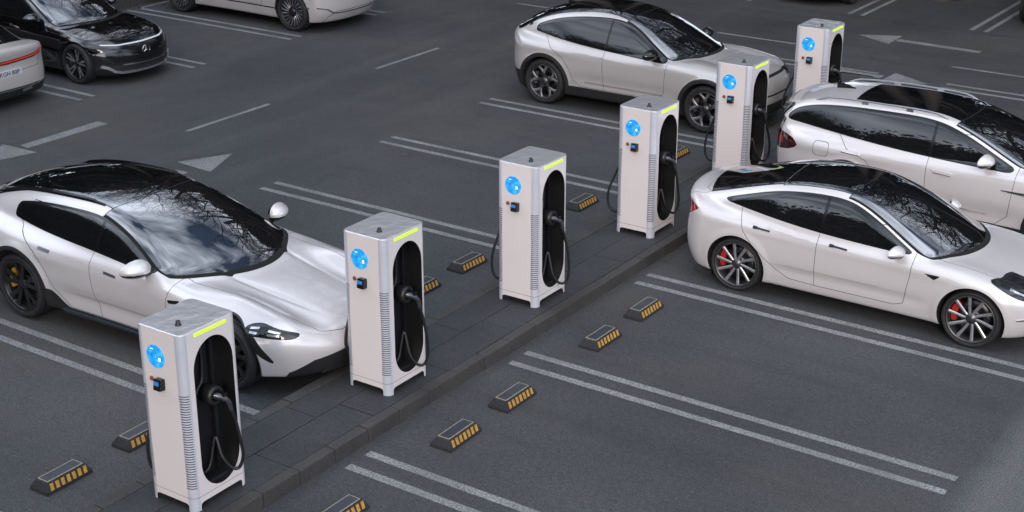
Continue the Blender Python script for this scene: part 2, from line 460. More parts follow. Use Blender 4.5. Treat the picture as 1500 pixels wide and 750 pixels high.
def make_wheel(parent, pos, r, w, rim_r, style, face, barrel, cal, flip, accent=None):
    """outer face towards +y before flip"""
    wh = empty('wheel', pos, math.pi if flip else 0); wh.parent = parent
    t = MB(); h = w / 2
    prof = [(rim_r - .012, -h + .02), (rim_r + .01, -h + .004), (rim_r + (r - rim_r) * .5, -h - .006), (r - .018, -h + .012), (r - .004, -h + .035)]
    for g in (-.055, -.02, .02, .055):
        if abs(g) < h - .045: prof += [(r, g - .006), (r - .008, g - .004), (r - .008, g + .004), (r, g + .006)]
    prof += [(r - .004, h - .035), (r - .018, h - .012), (rim_r + (r - rim_r) * .75, h + .004), (rim_r + (r - rim_r) * .45, h + .007), (rim_r + .012, h - .002), (rim_r - .012, h - .016)]
    t.lathe(prof, 64, 'y'); t.build('tyre', RUBBER, wh)
    m = MB()
    rr = rim_r
    m.lathe([(rr - .02, -h + .03), (rr - .03, h - .05), (rr - .012, h - .018), (rr + .002, h - .010), (rr + .004, h - .004), (rr - .010, h - .003), (rr - .018, h - .014), (rr - .030, h - .05)], 64, 'y', mi=0)
    m.lathe([(0, h - .028), (.03, h - .027), (.034, h - .033), (.062, h - .036), (.070, h - .06), (.07, h - .09)], 32, 'y', mi=0)
    def spoke(a0, a1, w0, w1, r0=.05, r1=None, d0=-.036, d1=-.016, th=.022, mi=0, ridge=.004, n=7, bend=0.):
        r1 = r1 or rr - .012
        V = []; F = []
        for i in range(n):
            q = i / (n - 1); ra = r0 + (r1 - r0) * q; a = a0 + (a1 - a0) * q + bend * math.sin(math.pi * q); wd = w0 + (w1 - w0) * q
            y = h + d0 + (d1 - d0) * q ** 1.3
            da = wd / 2 / ra
            for aa, yy in ((a - da, y - ridge), (a - da * .45, y), (a + da * .45, y), (a + da, y - ridge), (a + da * .9, y - th), (a - da * .9, y - th)):
                V.append((ra * math.cos(aa), yy, ra * math.sin(aa)))
        for i in range(n - 1):
            for k in range(6):
                k2 = (k + 1) % 6; F.append([i * 6 + k, i * 6 + k2, (i + 1) * 6 + k2, (i + 1) * 6 + k])
        m.add(V, F, mi)
    P2 = 2 * math.pi
    if style == 'ten':
        for i in range(10):
            a = P2 * i / 10
            spoke(a, a + .17, .028, .040, mi=1, ridge=.006, bend=.04)
    elif style == 'black5':
        for i in range(5):
            a = P2 * i / 5 + .3
            for sg in (-1, 1):
                spoke(a + sg * .12, a + sg * .30, .05, .04, ridge=.004)
                spoke(a + sg * .30, a + sg * .10, .03, .028, r0=rr * .55, r1=rr - .02, d0=-.03, ridge=.003)
    elif style == 'y5':
        for i in range(5):
            a = P2 * i / 5 + .2
            spoke(a, a, .07, .045, r1=rr * .55, ridge=.006, d1=-.024)
            for sg in (-1, 1):
                spoke(a, a + sg * .34, .045, .05, r0=rr * .48, d0=-.026, mi=1, ridge=.006)
                spoke(a + sg * .2, a + sg * .16, .014, .03, r0=rr * .6, d0=-.03, mi=0, ridge=.003)
    elif style == 'double5':
        for i in range(5):
            a = P2 * i / 5 + .5
            for sg in (-1, 1): spoke(a + sg * .16, a + sg * .17, .03, .026, mi=1, ridge=.004)
            spoke(a + P2 / 10, a + P2 / 10, .03, .022, mi=0, ridge=.003)
    elif style == 'turbine20':
        m.lathe([(.07, h - .045), (rr * .8, h - .03), (rr - .03, h - .022)], 48, 'y', mi=0)
        for i in range(20):
            a = P2 * i / 20
            spoke(a, a + .16, .012, .032, r0=.10, d0=-.034, d1=-.012, mi=1, ridge=.003, n=5)
    elif style == 'five':
        for i in range(5):
            a = P2 * i / 5 + .1
            spoke(a, a + .12, .085, .07, mi=1, ridge=.008)
            spoke(a + .5, a + .62, .02, .03, mi=0, ridge=.004)
    m.build('rim', [barrel, face], wh)
    d = MB(); d.lathe([(.07, h - .115), (rr * .80, h - .115), (rr * .80, h - .14), (.07, h - .14)], 48, 'y', closed=True)
    d.lathe([(.0, h - .10), (.085, h - .10), (.085, h - .13)], 32, 'y'); d.build('brake_disc', DISC, wh)
    c = MB(); n = 9; a0, a1 = accent or (2.55, 3.45); V = []; F = []
    for i in range(n):
        a = a0 + (a1 - a0) * i / (n - 1); e = 1 - .25 * abs(2 * i / (n - 1) - 1) ** 4
        for ra, yy in ((rr * .62, h - .07), (rr * .86, h - .07), (rr * .86, h - .15), (rr * .62, h - .15)):
            ra = rr * .74 + (ra - rr * .74) * e
            V.append((ra * math.cos(a), yy, ra * math.sin(a)))
    for i in range(n - 1):
        for k in range(4):
            k2 = (k + 1) % 4; F.append([i * 4 + k, i * 4 + k2, i * 4 + 4 + k2, i * 4 + 4 + k])
    F += [[0, 1, 2, 3], [4 * n - 4, 4 * n - 3, 4 * n - 2, 4 * n - 1]]
    c.add(V, F); c.build('brake_caliper', cal, wh)
    return wh

def resamp(pts, width, k=14):
    P = np.array(pts, float); d = np.concatenate([[0], np.cumsum(np.linalg.norm(np.diff(P, axis=0), axis=1))])
    t = np.unique(np.concatenate([np.linspace(0, d[-1], k), d]))
    w = np.broadcast_to(np.asarray(width, float), (len(P),))
    return np.stack([np.interp(t, d, P[:, 0]), np.interp(t, d, P[:, 1])], 1), np.interp(t, d, w)

def strip(S, pts, width, lift, sgn, depth=.012):
    """raised bar following the body side through (x,z) points, prism section"""
    m = MB(); P, width = resamp(pts, width); n = len(P)
    tan = np.gradient(P, axis=0); tan /= np.linalg.norm(tan, axis=1)[:, None]
    nr = np.stack([-tan[:, 1], tan[:, 0]], 1)
    ww = np.broadcast_to(np.asarray(width, float), (n,))[:, None]
    A = P + nr * ww / 2; B = P - nr * ww / 2
    ya = S.solve_y(A[:, 0], A[:, 1]); yb = S.solve_y(B[:, 0], B[:, 1])
    V = []
    for i in range(n):
        V += [(A[i, 0], sgn * (ya[i] - depth), A[i, 1]), (A[i, 0], sgn * (ya[i] + lift), A[i, 1]), (B[i, 0], sgn * (yb[i] + lift), B[i, 1]), (B[i, 0], sgn * (yb[i] - depth), B[i, 1])]
    F = [[4 * i + k, 4 * i + (k + 1) % 4, 4 * i + 4 + (k + 1) % 4, 4 * i + 4 + k] for i in range(n - 1) for k in range(4)]
    F += [[0, 1, 2, 3], [4 * n - 1, 4 * n - 2, 4 * n - 3, 4 * n - 4]]
    m.add(V, F); return m

def fstrip(S, pts, width, lift, front=True, depth=.012):
    """raised bar on the nose or the tail through (y,z) points"""
    m = MB(); P, width = resamp(pts, width); n = len(P)
    tan = np.gradient(P, axis=0); tan /= np.linalg.norm(tan, axis=1)[:, None]
    nr = np.stack([-tan[:, 1], tan[:, 0]], 1)
    ww = np.broadcast_to(np.asarray(width, float), (n,))[:, None]
    A = P + nr * ww / 2; B = P - nr * ww / 2; sg = 1 if front else -1
    xa = S.solve_x(A[:, 0], A[:, 1], front); xb = S.solve_x(B[:, 0], B[:, 1], front); V = []
    for i in range(n):
        V += [(xa[i] - sg * depth, A[i, 0], A[i, 1]), (xa[i] + sg * lift, A[i, 0], A[i, 1]), (xb[i] + sg * lift, B[i, 0], B[i, 1]), (xb[i] - sg * depth, B[i, 0], B[i, 1])]
    F = [[4 * i + k, 4 * i + (k + 1) % 4, 4 * i + 4 + (k + 1) % 4, 4 * i + 4 + k] for i in range(n - 1) for k in range(4)]
    F += [[0, 1, 2, 3], [4 * n - 1, 4 * n - 2, 4 * n - 3, 4 * n - 4]]
    m.add(V, F); return m

def tstrip(S, pts, width, lift, depth=.01):
    """raised bar on upper surfaces through (x,y) points"""
    m = MB(); P, width = resamp(pts, width); n = len(P)
    tan = np.gradient(P, axis=0); tan /= np.linalg.norm(tan, axis=1)[:, None]
    nr = np.stack([-tan[:, 1], tan[:, 0]], 1)
    A = P + nr * width[:, None] / 2; B = P - nr * width[:, None] / 2
    lf = np.interp(np.linspace(0, 1, n), np.linspace(0, 1, max(2, np.size(lift))), np.resize(lift, max(2, np.size(lift))))
    za = S.solve_z(A[:, 0], A[:, 1]); zb = S.solve_z(B[:, 0], B[:, 1]); V = []
    for i in range(n):
        V += [(A[i, 0], A[i, 1], za[i] - depth), (A[i, 0], A[i, 1], za[i] + lf[i]), (B[i, 0], B[i, 1], zb[i] + lf[i]), (B[i, 0], B[i, 1], zb[i] - depth)]
    F = [[4 * i + k, 4 * i + (k + 1) % 4, 4 * i + 4 + (k + 1) % 4, 4 * i + 4 + k] for i in range(n - 1) for k in range(4)]
    F += [[0, 1, 2, 3], [4 * n - 1, 4 * n - 2, 4 * n - 3, 4 * n - 4]]
    m.add(V, F, 0); return m

def side_mirror(S, x, z, sgn, parent, shell, size=1., off=.13):
    y0 = float(S.solve_y(np.array([x]), np.array([z - .06]))[0])
    bm = bmesh.new(); bmesh.ops.create_icosphere(bm, subdivisions=4, radius=1)
    for v in bm.verts:
        p = v.co.copy()
        X = p.x * .085 * (1.25 if p.x > 0 else .35); Y = p.y * .125; Z = p.z * .075
        if p.x > 0: Y *= 1 - .15 * p.x; Z *= 1 - .25 * p.x
        Z *= 1 - .18 * p.y; X += -.03 * p.y
        v.co = Vector((X * size, Y * size, Z * size))
    bm.verts.index_update(); V = [(v.co.x + x, sgn * (v.co.y + y0 + off), v.co.z + z) for v in bm.verts]
    F = [[v.index for v in f.verts] for f in bm.faces]
    up = [f for f in F if sum(V[i][2] for i in f) / 3 > z - .016 * size]; dn = [f for f in F if f not in up]
    bm.free()
    m = MB(); m.add(V, up, 0, True); m.add(V, dn, 1, True)
    o = m.build('side_mirror', [shell, BLACKGLOSS], parent)
    k = MB()
    k.tube([(x + .04, sgn * (y0 - .05), z - .085), (x + .02, sgn * (y0 + .03), z - .07), (x + .0, sgn * (y0 + off * .7), z - .045)], .026, 10, radii=[.045, .034, .026])
    k.build('mirror_arm', BLACKGLOSS, o)
    g = MB(); g.lathe([(0, -.0305 * size), (.055 * size, -.0305 * size), (.06 * size, -.02 * size)], 24, 'x', (x - .003, 0, 0))
    g.v = [(a, sgn * (b * 1.55 + y0 + off), c_ * .9 + z) for a, b, c_ in g.v]
    g.build('mirror_glass', CHROME, o)
    return o

def make_car(name, S, regions, paintm, wheels, loc, heading, label, cat='car', scale=1., rest=None):
    root = empty(name, (loc[0], loc[1], 0), heading); root.scale = (scale,) * 3 if isinstance(scale, float) else scale
    off = Matrix.Translation((-S.wb / 2, 0, 0))
    sh = build_shell(S, regions); n = len(regions)
    made = {}
    def place(o): o.matrix_parent_inverse = Matrix(); return o
    sft = np.array([-S.wb / 2, 0, 0])
    body_parts = []; mats = [paintm, SEAM]
    if -1 in sh: body_parts += [(sh[-1], 0), (mirror3(sh[-1]), 0)]
    if n in sh: body_parts += [(sh[n], 1), (mirror3(sh[n]), 1)]
    for i, rg in enumerate(regions):
        if rg['name'] == 'body' and i in sh:
            if rg['mat'] not in mats: mats.append(rg['mat'])
            k = mats.index(rg['mat']); body_parts += [(sh[i], k), (mirror3(sh[i]), k)]
    V, T, G, M = join(*body_parts)
    body = mesh_np('body', V + sft, T, mats, root, G, True, M)
    made['body'] = [body, body]
    for i, rg in sorted(enumerate(regions), key=lambda q: q[1].get('parent') is not None):
        if i not in sh or rg['name'] in ('DEL', 'body'): continue
        m = rg['mat'] if rg['mat'] is not None else paintm
        a, b = sh[i], mirror3(sh[i])
        par = made.get(rg.get('parent'), [root, root])
        if rg.get('side'):
            os_ = []
            for q, p in ((a, par[0]), (b, par[1])):
                os_.append(mesh_np(rg['name'], q[0] + sft, q[1], m, p, q[2]))
        else:
            V, T, G, M = join((a, 0), (b, 0))
            o = mesh_np(rg['name'], V + sft, T, m, par[0], G); os_ = [o, o]
        made[rg.get('key', rg['name'])] = os_
    # wheel arch liners
    th = np.linspace(-.42, math.pi + .42, 40)
    for xw in (0, S.wb):
        X = xw + S.Ra * np.cos(th); Z = S.r + S.Ra * np.sin(th); ok = Z > S.zbot - .02
        X, Z = X[ok], Z[ok]; Y = S.solve_y(X, np.maximum(Z, S.zbot + .02)) - .003
        for sg in (1, -1):
            m = MB(); k = len(X)
            Vv = [(x, sg * y, z) for x, y, z in zip(X, Y, Z)] + [(x, sg * .48, z) for x, z in zip(X, Z)] + [(xw, sg * .48, S.r)]
            Ff = [[i, i + 1, k + i + 1, k + i] for i in range(k - 1)] + [[k + i, k + i + 1, 2 * k] for i in range(k - 1)]
            m.add(Vv, Ff, 0, True); m.build('wheel_arch_liner', UNDER, root).location = (-S.wb / 2, 0, 0)
    r, w, rim, style, face, barrel, cal = wheels
    for xw in (0, S.wb):
        for sg in (1, -1):
            ac = (2.5, 3.5) if xw == 0 else (2.4, 3.5)
            if sg == -1: ac = (math.pi - ac[1], math.pi - ac[0])
            make_wheel(root, (xw - S.wb / 2, sg * S.tk, r), r, w, rim, style, face, barrel, cal, sg < 0, ac)
    if rest:
        class K: pass
        k = K(); k.root = root; k.made = made; k.S = S; k.paint = paintm
        def fin(o): o.location = (-S.wb / 2, 0, 0); return o
        def side(fn, name, m, parent='body'):
            for q, sg in ((0, 1), (1, -1)):
                p = made[parent][q] if parent else root
                o = fn(sg).build(name, m, p); fin(o)
        k.fin = fin; k.side = side
        rest(k)
    tag(root, label, cat)
    return root

def glass_regions(S, dt=.065, dw=.045, b_off=.0, fl=None, rl=None, xb=1.0, xc=None, trim=None, xh=1.3, roof=None, roof_mat=None, roof_d=.07, rw=None, rear_d=.07, wtop=.02, kD=.06, trimw=.016, rw_top=.02, ws_seam=True):
    """side windows, windscreen, roof panel, rear window"""
    trim = trim or BLACKGLOSS
    def D(c):
        d = smax(c.gt + (dt(c.x) if callable(dt) else dt), S.belt(c.x) + b_off - c.z, kD)
        if fl: d = smax(d, fl(c), .05)
        if rl: d = smax(d, rl(c), .05)
        return np.maximum(d, .25 - c.ay)
    S.D = D
    rg = []
    ws = lambda c: np.maximum(np.maximum(c.gs + dw, wtop - c.top), np.maximum(xh - c.xe, -c.z + .7))
    rg.append(dict(name='windscreen', fn=ws, mat=GLASS, seam=.012))
    if roof: rg.append(dict(name='roof', fn=lambda c: np.maximum(np.maximum(c.gs + roof_d, c.xe - xh), np.maximum(roof - c.xe, 1.0 - c.z)), mat=roof_mat or GLASS, seam=.006))
    if rw: rg.append(dict(name='rear_window', fn=lambda c: np.maximum(np.maximum(c.gs + rear_d, c.xe - rw[0]), np.maximum(rw[1] - c.xe, rw_top - c.top)), mat=GLASS, seam=.012))
    w = []
    w.append(dict(name='window', key='fwin', fn=lambda c: np.maximum(D(c) + trimw, xb + .02 - c.x), mat=GLASS2, side=True, parent='fdoor'))
    if xc is None:
        w.append(dict(name='window', key='rwin', fn=lambda c: np.maximum(D(c) + trimw, c.x - (xb - .02)), mat=GLASS2, side=True, parent='rdoor'))
    else:
        w.append(dict(name='window', key='rwin', fn=lambda c: np.maximum(D(c) + trimw, np.maximum(c.x - (xb - .02), xc - c.x)), mat=GLASS2, side=True, parent='rdoor'))
        w.append(dict(name='quarter_window', fn=lambda c: np.maximum(D(c) + trimw, c.x - (xc - .018)), mat=GLASS2, side=True, parent='body'))
    w.append(dict(name='body', fn=D, mat=trim))
    return rg, w

def arch_del(S):
    return [dict(name='DEL', fn=lambda c: np.maximum(np.minimum(c.rr, c.rf) - S.Ra, .45 - c.ay), mat=None),
            dict(name='underbody', fn=lambda c: np.maximum(c.z - (S.zbot + .028), c.L - .05) if False else c.z - (S.zbot + .018), mat=UNDER)]

def door(key, pts, n=0, seam=.006):
    return dict(name='door', key=key, fn=lambda c: np.maximum(polyd(c.x, c.z, pts, n), .4 - c.ay), mat=None, side=True, seam=seam)

def order(*lists):
    out = []
    for l in lists: out += l
    # parents first in creation order is by list, so doors are created before their windows in make_car
    return out
# ---- white saloon with black glass roof
WHITE = paint('pearl_white_paint', (.70, .668, .668), rough=.36, metal=.25)
def sedan():
    S = Body(wb=2.875, r=.335, tk=.79, Ra=.378, box=(-1.3, 3.9, 1.56), zm=.60, au=.055, al=.075, cr=.075, k_side=.13, k_end=.15, fb=.40, rb=.30, zbot=.16,
        Zb=[(-1.0, 1.10), (-.9, 1.105), (-.7, 1.085), (-.4, 1.04), (0, 1.01), (1, .95), (2, .945), (2.4, .92), (2.8, .872), (3.2, .80), (3.5, .715), (3.72, .62)],
        Wp=[(-1.0, .84), (-.6, .895), (0, .922), (.7, .918), (1.4, .915), (2.2, .918), (2.875, .925), (3.3, .90), (3.72, .82)],
        Zr=[(-1.0, 1.03), (-.75, 1.115), (-.45, 1.205), (0, 1.32), (.5, 1.415), (1.0, 1.445), (1.4, 1.42), (1.8, 1.305), (2.2, 1.13), (2.55, .955), (2.75, .85)],
        Wg=[(-.9, .60), (-.4, .70), (.2, .80), (.9, .845), (1.5, .845), (2.1, .82), (2.6, .75)],
        belt=[(-1, 1.10), (-.4, 1.06), (.1, 1.015), (1, .935), (2, .89), (2.8, .85)],
        XF=[(.1, 3.52), (.2, 3.62), (.32, 3.69), (.48, 3.716), (.6, 3.71), (.72, 3.67), (.9, 3.55)],
        XR=[(.1, -.74), (.25, -.84), (.4, -.90), (.6, -.915), (.8, -.90), (.95, -.90), (1.08, -.93), (1.2, -.94)],
        bf=.30, t1=.42, t2=.30, rc=.055, kr=.12, ku=.05,
        feat=lambda x, z: .016 * gauss(z - .40, .07) * sstep(.3, .7, x) * (1 - sstep(2.1, 2.5, x)) - .010 * gauss(z - (.80 + .035 * (1.5 - x)), .06) + .012 * sstep(.78, .92, z),
        bump=lambda x, ay: .022 * gauss(ay - .70, .16) * sstep(2.2, 2.8, x))
    top, win = glass_regions(S, dt=.05, dw=.035, b_off=.012, xb=1.03, xc=None, trim=BLACKGLOSS, xh=1.32, roof=.42, roof_d=.06, rw=(.40, -.62), rear_d=.075,
        fl=lambda c: c.x - 2.36, rl=lambda c: (-.36 - c.x) * .6 + (c.z - 1.09) * -.35, trimw=.013)
    hl = dict(name='headlight', fn=lambda c: np.maximum(polyd(c.x, c.z, [(3.02, .80), (3.20, .73), (3.38, .655), (3.56, .61), (3.80, .60), (3.80, .645), (3.54, .70), (3.28, .775)], 4), .40 - c.ay), mat=LAMPGLASS, side=True, seam=.005)
    tl = dict(name='tail_light', fn=lambda c: np.maximum(polyd(c.x, c.z, [(-1.1, .77), (-.78, .78), (-.56, .93), (-.70, .985), (-1.1, 1.0)], 0), .38 - c.ay), mat=TAILRED, side=True, seam=.005)
    bon = dict(name='bonnet', fn=lambda c: np.maximum(polyd(c.x, c.ay, [(2.26, -.2), (2.26, .70), (2.42, .715), (3.0, .70), (3.42, .60), (3.60, .35), (3.63, -.2)], 0), np.maximum(.62 - c.z, c.top - .012)), mat=None, seam=.005)
    trunk = dict(name='boot_lid', fn=lambda c: np.maximum(polyd(c.x, c.ay, [(-.62, -.2), (-.62, .52), (-.5, .60), (-1.1, .66), (-1.1, -.2)], 0), .72 - c.z), mat=None, seam=.005)
    low = dict(name='front_grille', fn=lambda c: np.maximum(polyd(c.ay, c.z, [(-.2, .20), (.55, .20), (.60, .30), (.5, .335), (-.2, .335)], 0), 3.2 - c.x), mat=PLASTIC)
    diff = dict(name='rear_diffuser', fn=lambda c: np.maximum(np.maximum(c.z - .30 - .03 * c.ay, c.x + .62), c.ay - .72), mat=PLASTIC)
    fog = dict(name='body', fn=lambda c: np.maximum(polyd(c.x, c.z, [(3.40, .33), (3.62, .34), (3.62, .46), (3.44, .445)], 3), .5 - c.ay), mat=None)
    badge = dict(name='side_camera', fn=lambda c: np.maximum(polyd(c.x, c.z, [(2.30, .765), (2.50, .765), (2.43, .712)], 0), .5 - c.ay), mat=BLACKGLOSS, side=True)
    fd = door('fdoor', [(1.03, 1.15), (1.02, .8), (1.01, .30), (1.98, .30), (2.09, .34), (2.15, .7), (2.17, 1.15)])
    rd = door('rdoor', [(-.02, 1.15), (-.0, .98), (.08, .80), (.20, .66), (.36, .53), (.52, .40), (.68, .315), (1.01, .30), (1.02, .8), (1.03, 1.15)])
    regs = order(arch_del(S), top, win, [hl, tl, badge, low, diff, fd, rd, bon, trunk])
    def rest(k):
        for p, x0, zz in (('fdoor', 1.17, .845), ('rdoor', .20, .865)):
            k.side(lambda sg: strip(S, [(x0, zz), (x0 + .05, zz - .002), (x0 + .06, zz - .003), (x0 + .22, zz - .012)], [.030, .026, .017, .014], .012, sg), 'handle', BLACKGLOSS, p)
        for sg, p in ((1, 0), (-1, 1)):
            k.fin(side_mirror(S, 1.97, .95, sg, k.made['fdoor'][p], k.paint))
        # lamp internals, chrome fog bar
        k.side(lambda sg: strip(S, [(3.24, .75), (3.38, .70), (3.52, .65)], .012, .004, sg), 'daytime_light', LAMPSILVER, 'headlight')
        k.side(lambda sg: strip(S, [(3.42, .635), (3.52, .61), (3.58, .60)], .018, .004, sg), 'daytime_light', LAMPSILVER, 'headlight')
        k.side(lambda sg: strip(S, [(3.36, .42), (3.43, .425), (3.50, .425)], [.014, .022, .02], .012, sg), 'bumper_trim', CHROME)
        k.side(lambda sg: strip(S, [(-.86, .945), (-.76, .95), (-.66, .945)], .03, .004, sg), 'lamp_bar', TAILDARK, 'tail_light')
    return S, regs, rest
# ---- white sport estate, black roof
def wagon():
    S = Body(wb=2.904, r=.352, tk=.835, Ra=.40, box=(-1.4, 4.05, 1.52), zm=.60, au=.075, al=.07, cr=.05, k_side=.15, k_end=.16, fb=.42, rb=.34, zbot=.19, flare=.02,
        Zb=[(-1.2, 1.00), (-1.0, 1.05), (-.7, 1.05), (-.3, 1.01), (.3, .97), (1.2, .92), (1.9, .905), (2.3, .875), (2.7, .815), (3.1, .755), (3.5, .685), (3.75, .62), (3.9, .56)],
        Wp=[(-1.15, .86), (-.6, .955), (0, .985), (.6, .965), (1.3, .945), (2.2, .955), (2.9, .978), (3.3, .955), (3.85, .86)],
        Zr=[(-1.4, .80), (-1.1, 1.02), (-.9, 1.125), (-.5, 1.24), (0, 1.318), (.5, 1.352), (1.0, 1.348), (1.5, 1.268), (1.95, 1.118), (2.35, .93), (2.6, .79)],
        Wg=[(-1.0, .66), (-.4, .745), (.2, .80), (.9, .835), (1.5, .845), (2.0, .835), (2.5, .79)],
        belt=[(-1, 1.13), (-.4, 1.04), (.1, .975), (1, .92), (1.8, .865), (2.6, .82)],
        XF=[(.1, 3.68), (.2, 3.76), (.32, 3.82), (.45, 3.855), (.56, 3.855), (.68, 3.82), (.85, 3.70)],
        XR=[(.1, -.85), (.3, -.98), (.5, -1.06), (.7, -1.09), (.85, -1.08), (1.0, -1.09), (1.15, -1.08)],
        t1=.48, t2=.25, rc=.055, kr=.13, ku=.07, bf=.40, br=.3, xm=.3,
        feat=lambda x, z: .028 * gauss(z - .42, .09) * sstep(.4, .9, x) * (1 - sstep(2.0, 2.5, x)) - .012 * gauss(z - .78, .07) * (1 - sstep(.4, 1.2, x)),
        bump=lambda x, ay: .080 * gauss(ay - .71, .15) * sstep(2.25, 2.95, x) * (1 - sstep(3.35, 3.8, x)) + .018 * gauss(ay - .0, .30) * sstep(2.5, 3.0, x) * 1.0 - .016 * gauss(ay - .42, .10) * sstep(2.5, 3.1, x) - .010 * gauss(ay - (.40 - .10 * (x - 2.4)), .03) * sstep(2.2, 2.5, x) * (1 - sstep(3.2, 3.6, x)))
    top, win = glass_regions(S, dt=lambda x: .026 + .034 * (1 - sstep(.5, 1.6, x)), dw=.035, b_off=.012, xb=1.08, xc=None, xh=1.16, roof=-.80, roof_mat=GLASS, roof_d=.085, rw=(-.86, -1.3), rear_d=.03, fl=lambda c: c.x - 2.6, rl=lambda c: -.20 - c.x, kD=.05, trimw=.016, rw_top=.03)
    spo = dict(name='rear_spoiler', fn=lambda c: np.maximum(np.maximum(c.gs + .02, c.xe + .79), np.maximum(-.90 - c.xe, 1.02 - c.z)), mat=BLACKGLOSS)
    hl = dict(name='headlight', fn=lambda c: np.maximum(polyd(c.x, c.z, [(3.16, .695), (3.28, .722), (3.44, .69), (3.58, .645), (3.56, .612), (3.38, .622), (3.20, .64)], 4), .56 - c.ay), mat=LAMPGLASS, side=True, seam=.004)
    air = dict(name='air_intake', fn=lambda c: np.maximum(polyd(c.x, c.z, [(3.18, .65), (3.26, .63), (3.35, .52), (3.43, .40), (3.40, .385), (3.30, .47), (3.215, .57)], 3), .45 - c.ay), mat=SEAM, side=True)
    tl = dict(name='tail_light', fn=lambda c: np.maximum(np.maximum(np.abs(c.z - .905) - .026, c.x + .78), .0 - c.ay), mat=TAILRED, seam=.004)
    grille = dict(name='front_grille', fn=lambda c: np.maximum(polyd(c.ay, c.z, [(-.3, .17), (.80, .17), (.78, .27), (.62, .38), (.3, .44), (-.3, .45)], 0), 3.2 - c.x), mat=PLASTIC)
    lip = dict(name='front_lip', fn=lambda c: np.maximum(c.z - .225, 3.28 - c.x), mat=PLASTIC)
    archt = dict(name='wheel_arch_trim', fn=lambda c: np.maximum(np.maximum(np.minimum(c.rr - S.Ra - .045, 9), .5 - c.ay), np.maximum(c.z - .95, -1.2 - c.x)), mat=PLASTIC, side=True)
    archf = dict(name='wheel_arch_trim', key='aft', fn=lambda c: np.maximum(c.rf - S.Ra - .012, .5 - c.ay), mat=PLASTIC, side=True)
    sill = dict(name='side_skirt', fn=lambda c: np.maximum(np.maximum(c.z - (.275 + .16 * sstep(.75, .45, c.x)), .5 - c.ay), np.maximum(c.x - 2.55, .3 - c.x)), mat=PLASTIC, side=True)
    rbump = dict(name='rear_diffuser', fn=lambda c: np.maximum(c.z - .40, c.x + .55), mat=PLASTIC)
    fd = door('fdoor', [(1.08, 1.2), (1.07, .85), (1.13, .5), (1.18, .285), (2.0, .285), (2.16, .45), (2.14, .7), (2.24, 1.2)])
    rd = door('rdoor', [(.02, 1.2), (-.12, 1.05), (.02, .94), (.30, .80), (.44, .64), (.54, .46), (.74, .285), (1.18, .285), (1.13, .5), (1.07, .85), (1.08, 1.2)])
    bon = dict(name='bonnet', fn=lambda c: np.maximum(polyd(c.x, c.ay, [(2.05, -.3), (2.02, .66), (2.3, .70), (2.9, .66), (3.35, .62), (3.66, .50), (3.76, .3), (3.78, -.3)], 0), np.maximum(.58 - c.z, c.top - .012)), mat=None, seam=.005)
    vent = dict(name='body', fn=lambda c: np.maximum(polyd(c.x, c.z, [(2.17, .72), (2.32, .745), (2.33, .71), (2.18, .69)], 0), .5 - c.ay), mat=BLACKGLOSS)
    flap = dict(name='charge_flap', fn=lambda c: np.maximum(polyd(c.x, c.z, [(2.15, .70), (2.40, .75), (2.42, .60), (2.17, .58)], 0), .5 - c.ay), mat=None, side=True, seam=.003)
    regs = order(arch_del(S), top, [spo], win, [hl, air, vent, tl, grille, lip, archt, archf, sill, rbump, fd, rd, bon])
    def rest(k):
        for sg, p in ((1, 0), (-1, 1)):
            k.fin(side_mirror(S, 1.80, .955, sg, k.made['fdoor'][p], k.paint, 1.22, .16))
        for p, x0, zz in (('fdoor', 1.28, .79), ('rdoor', .34, .845)):
            k.side(lambda sg: strip(S, [(x0, zz), (x0 + .17, zz - .012)], .028, .0035, sg), 'handle', SATIN, p)
        k.side(lambda sg: strip(S, [(.62, .225), (1.5, .22), (2.4, .22)], .05, .03, sg), 'sill_strip', mat('sill_metal', (.10, .13, .17), .35, .6, nscale=8, namp=.1))
        for x0, x1, z0, z1 in ((3.20, 3.28, .688, .693), (3.21, 3.28, .660, .655), (3.37, 3.47, .680, .662), (3.37, 3.47, .648, .640)):
            k.side(lambda sg: strip(S, [(x0, z0), (x1, z1)], .014, .006, sg), 'daytime_light', LAMPSILVER, 'headlight')
        k.side(lambda sg: strip(S, [(3.30, .675), (3.35, .668)], .036, .010, sg), 'projector_lens', LAMPGLASS, 'headlight')
        for sg in (1, -1):
            m = tstrip(S, [(x, sg * (.535 + .02 * math.sin((x + .8) * 1.6))) for x in np.linspace(-.72, .95, 12)], .022, [.008] + [.03] * 10 + [.008])
            k.fin(m.build('roof_rail', BLACKGLOSS, k.root))
        m = fstrip(S, [(-.5, .215), (0, .20), (.5, .215)], .03, .02); k.fin(m.build('front_splitter', CHROME if False else SATIN, k.root))
    return S, regs, rest
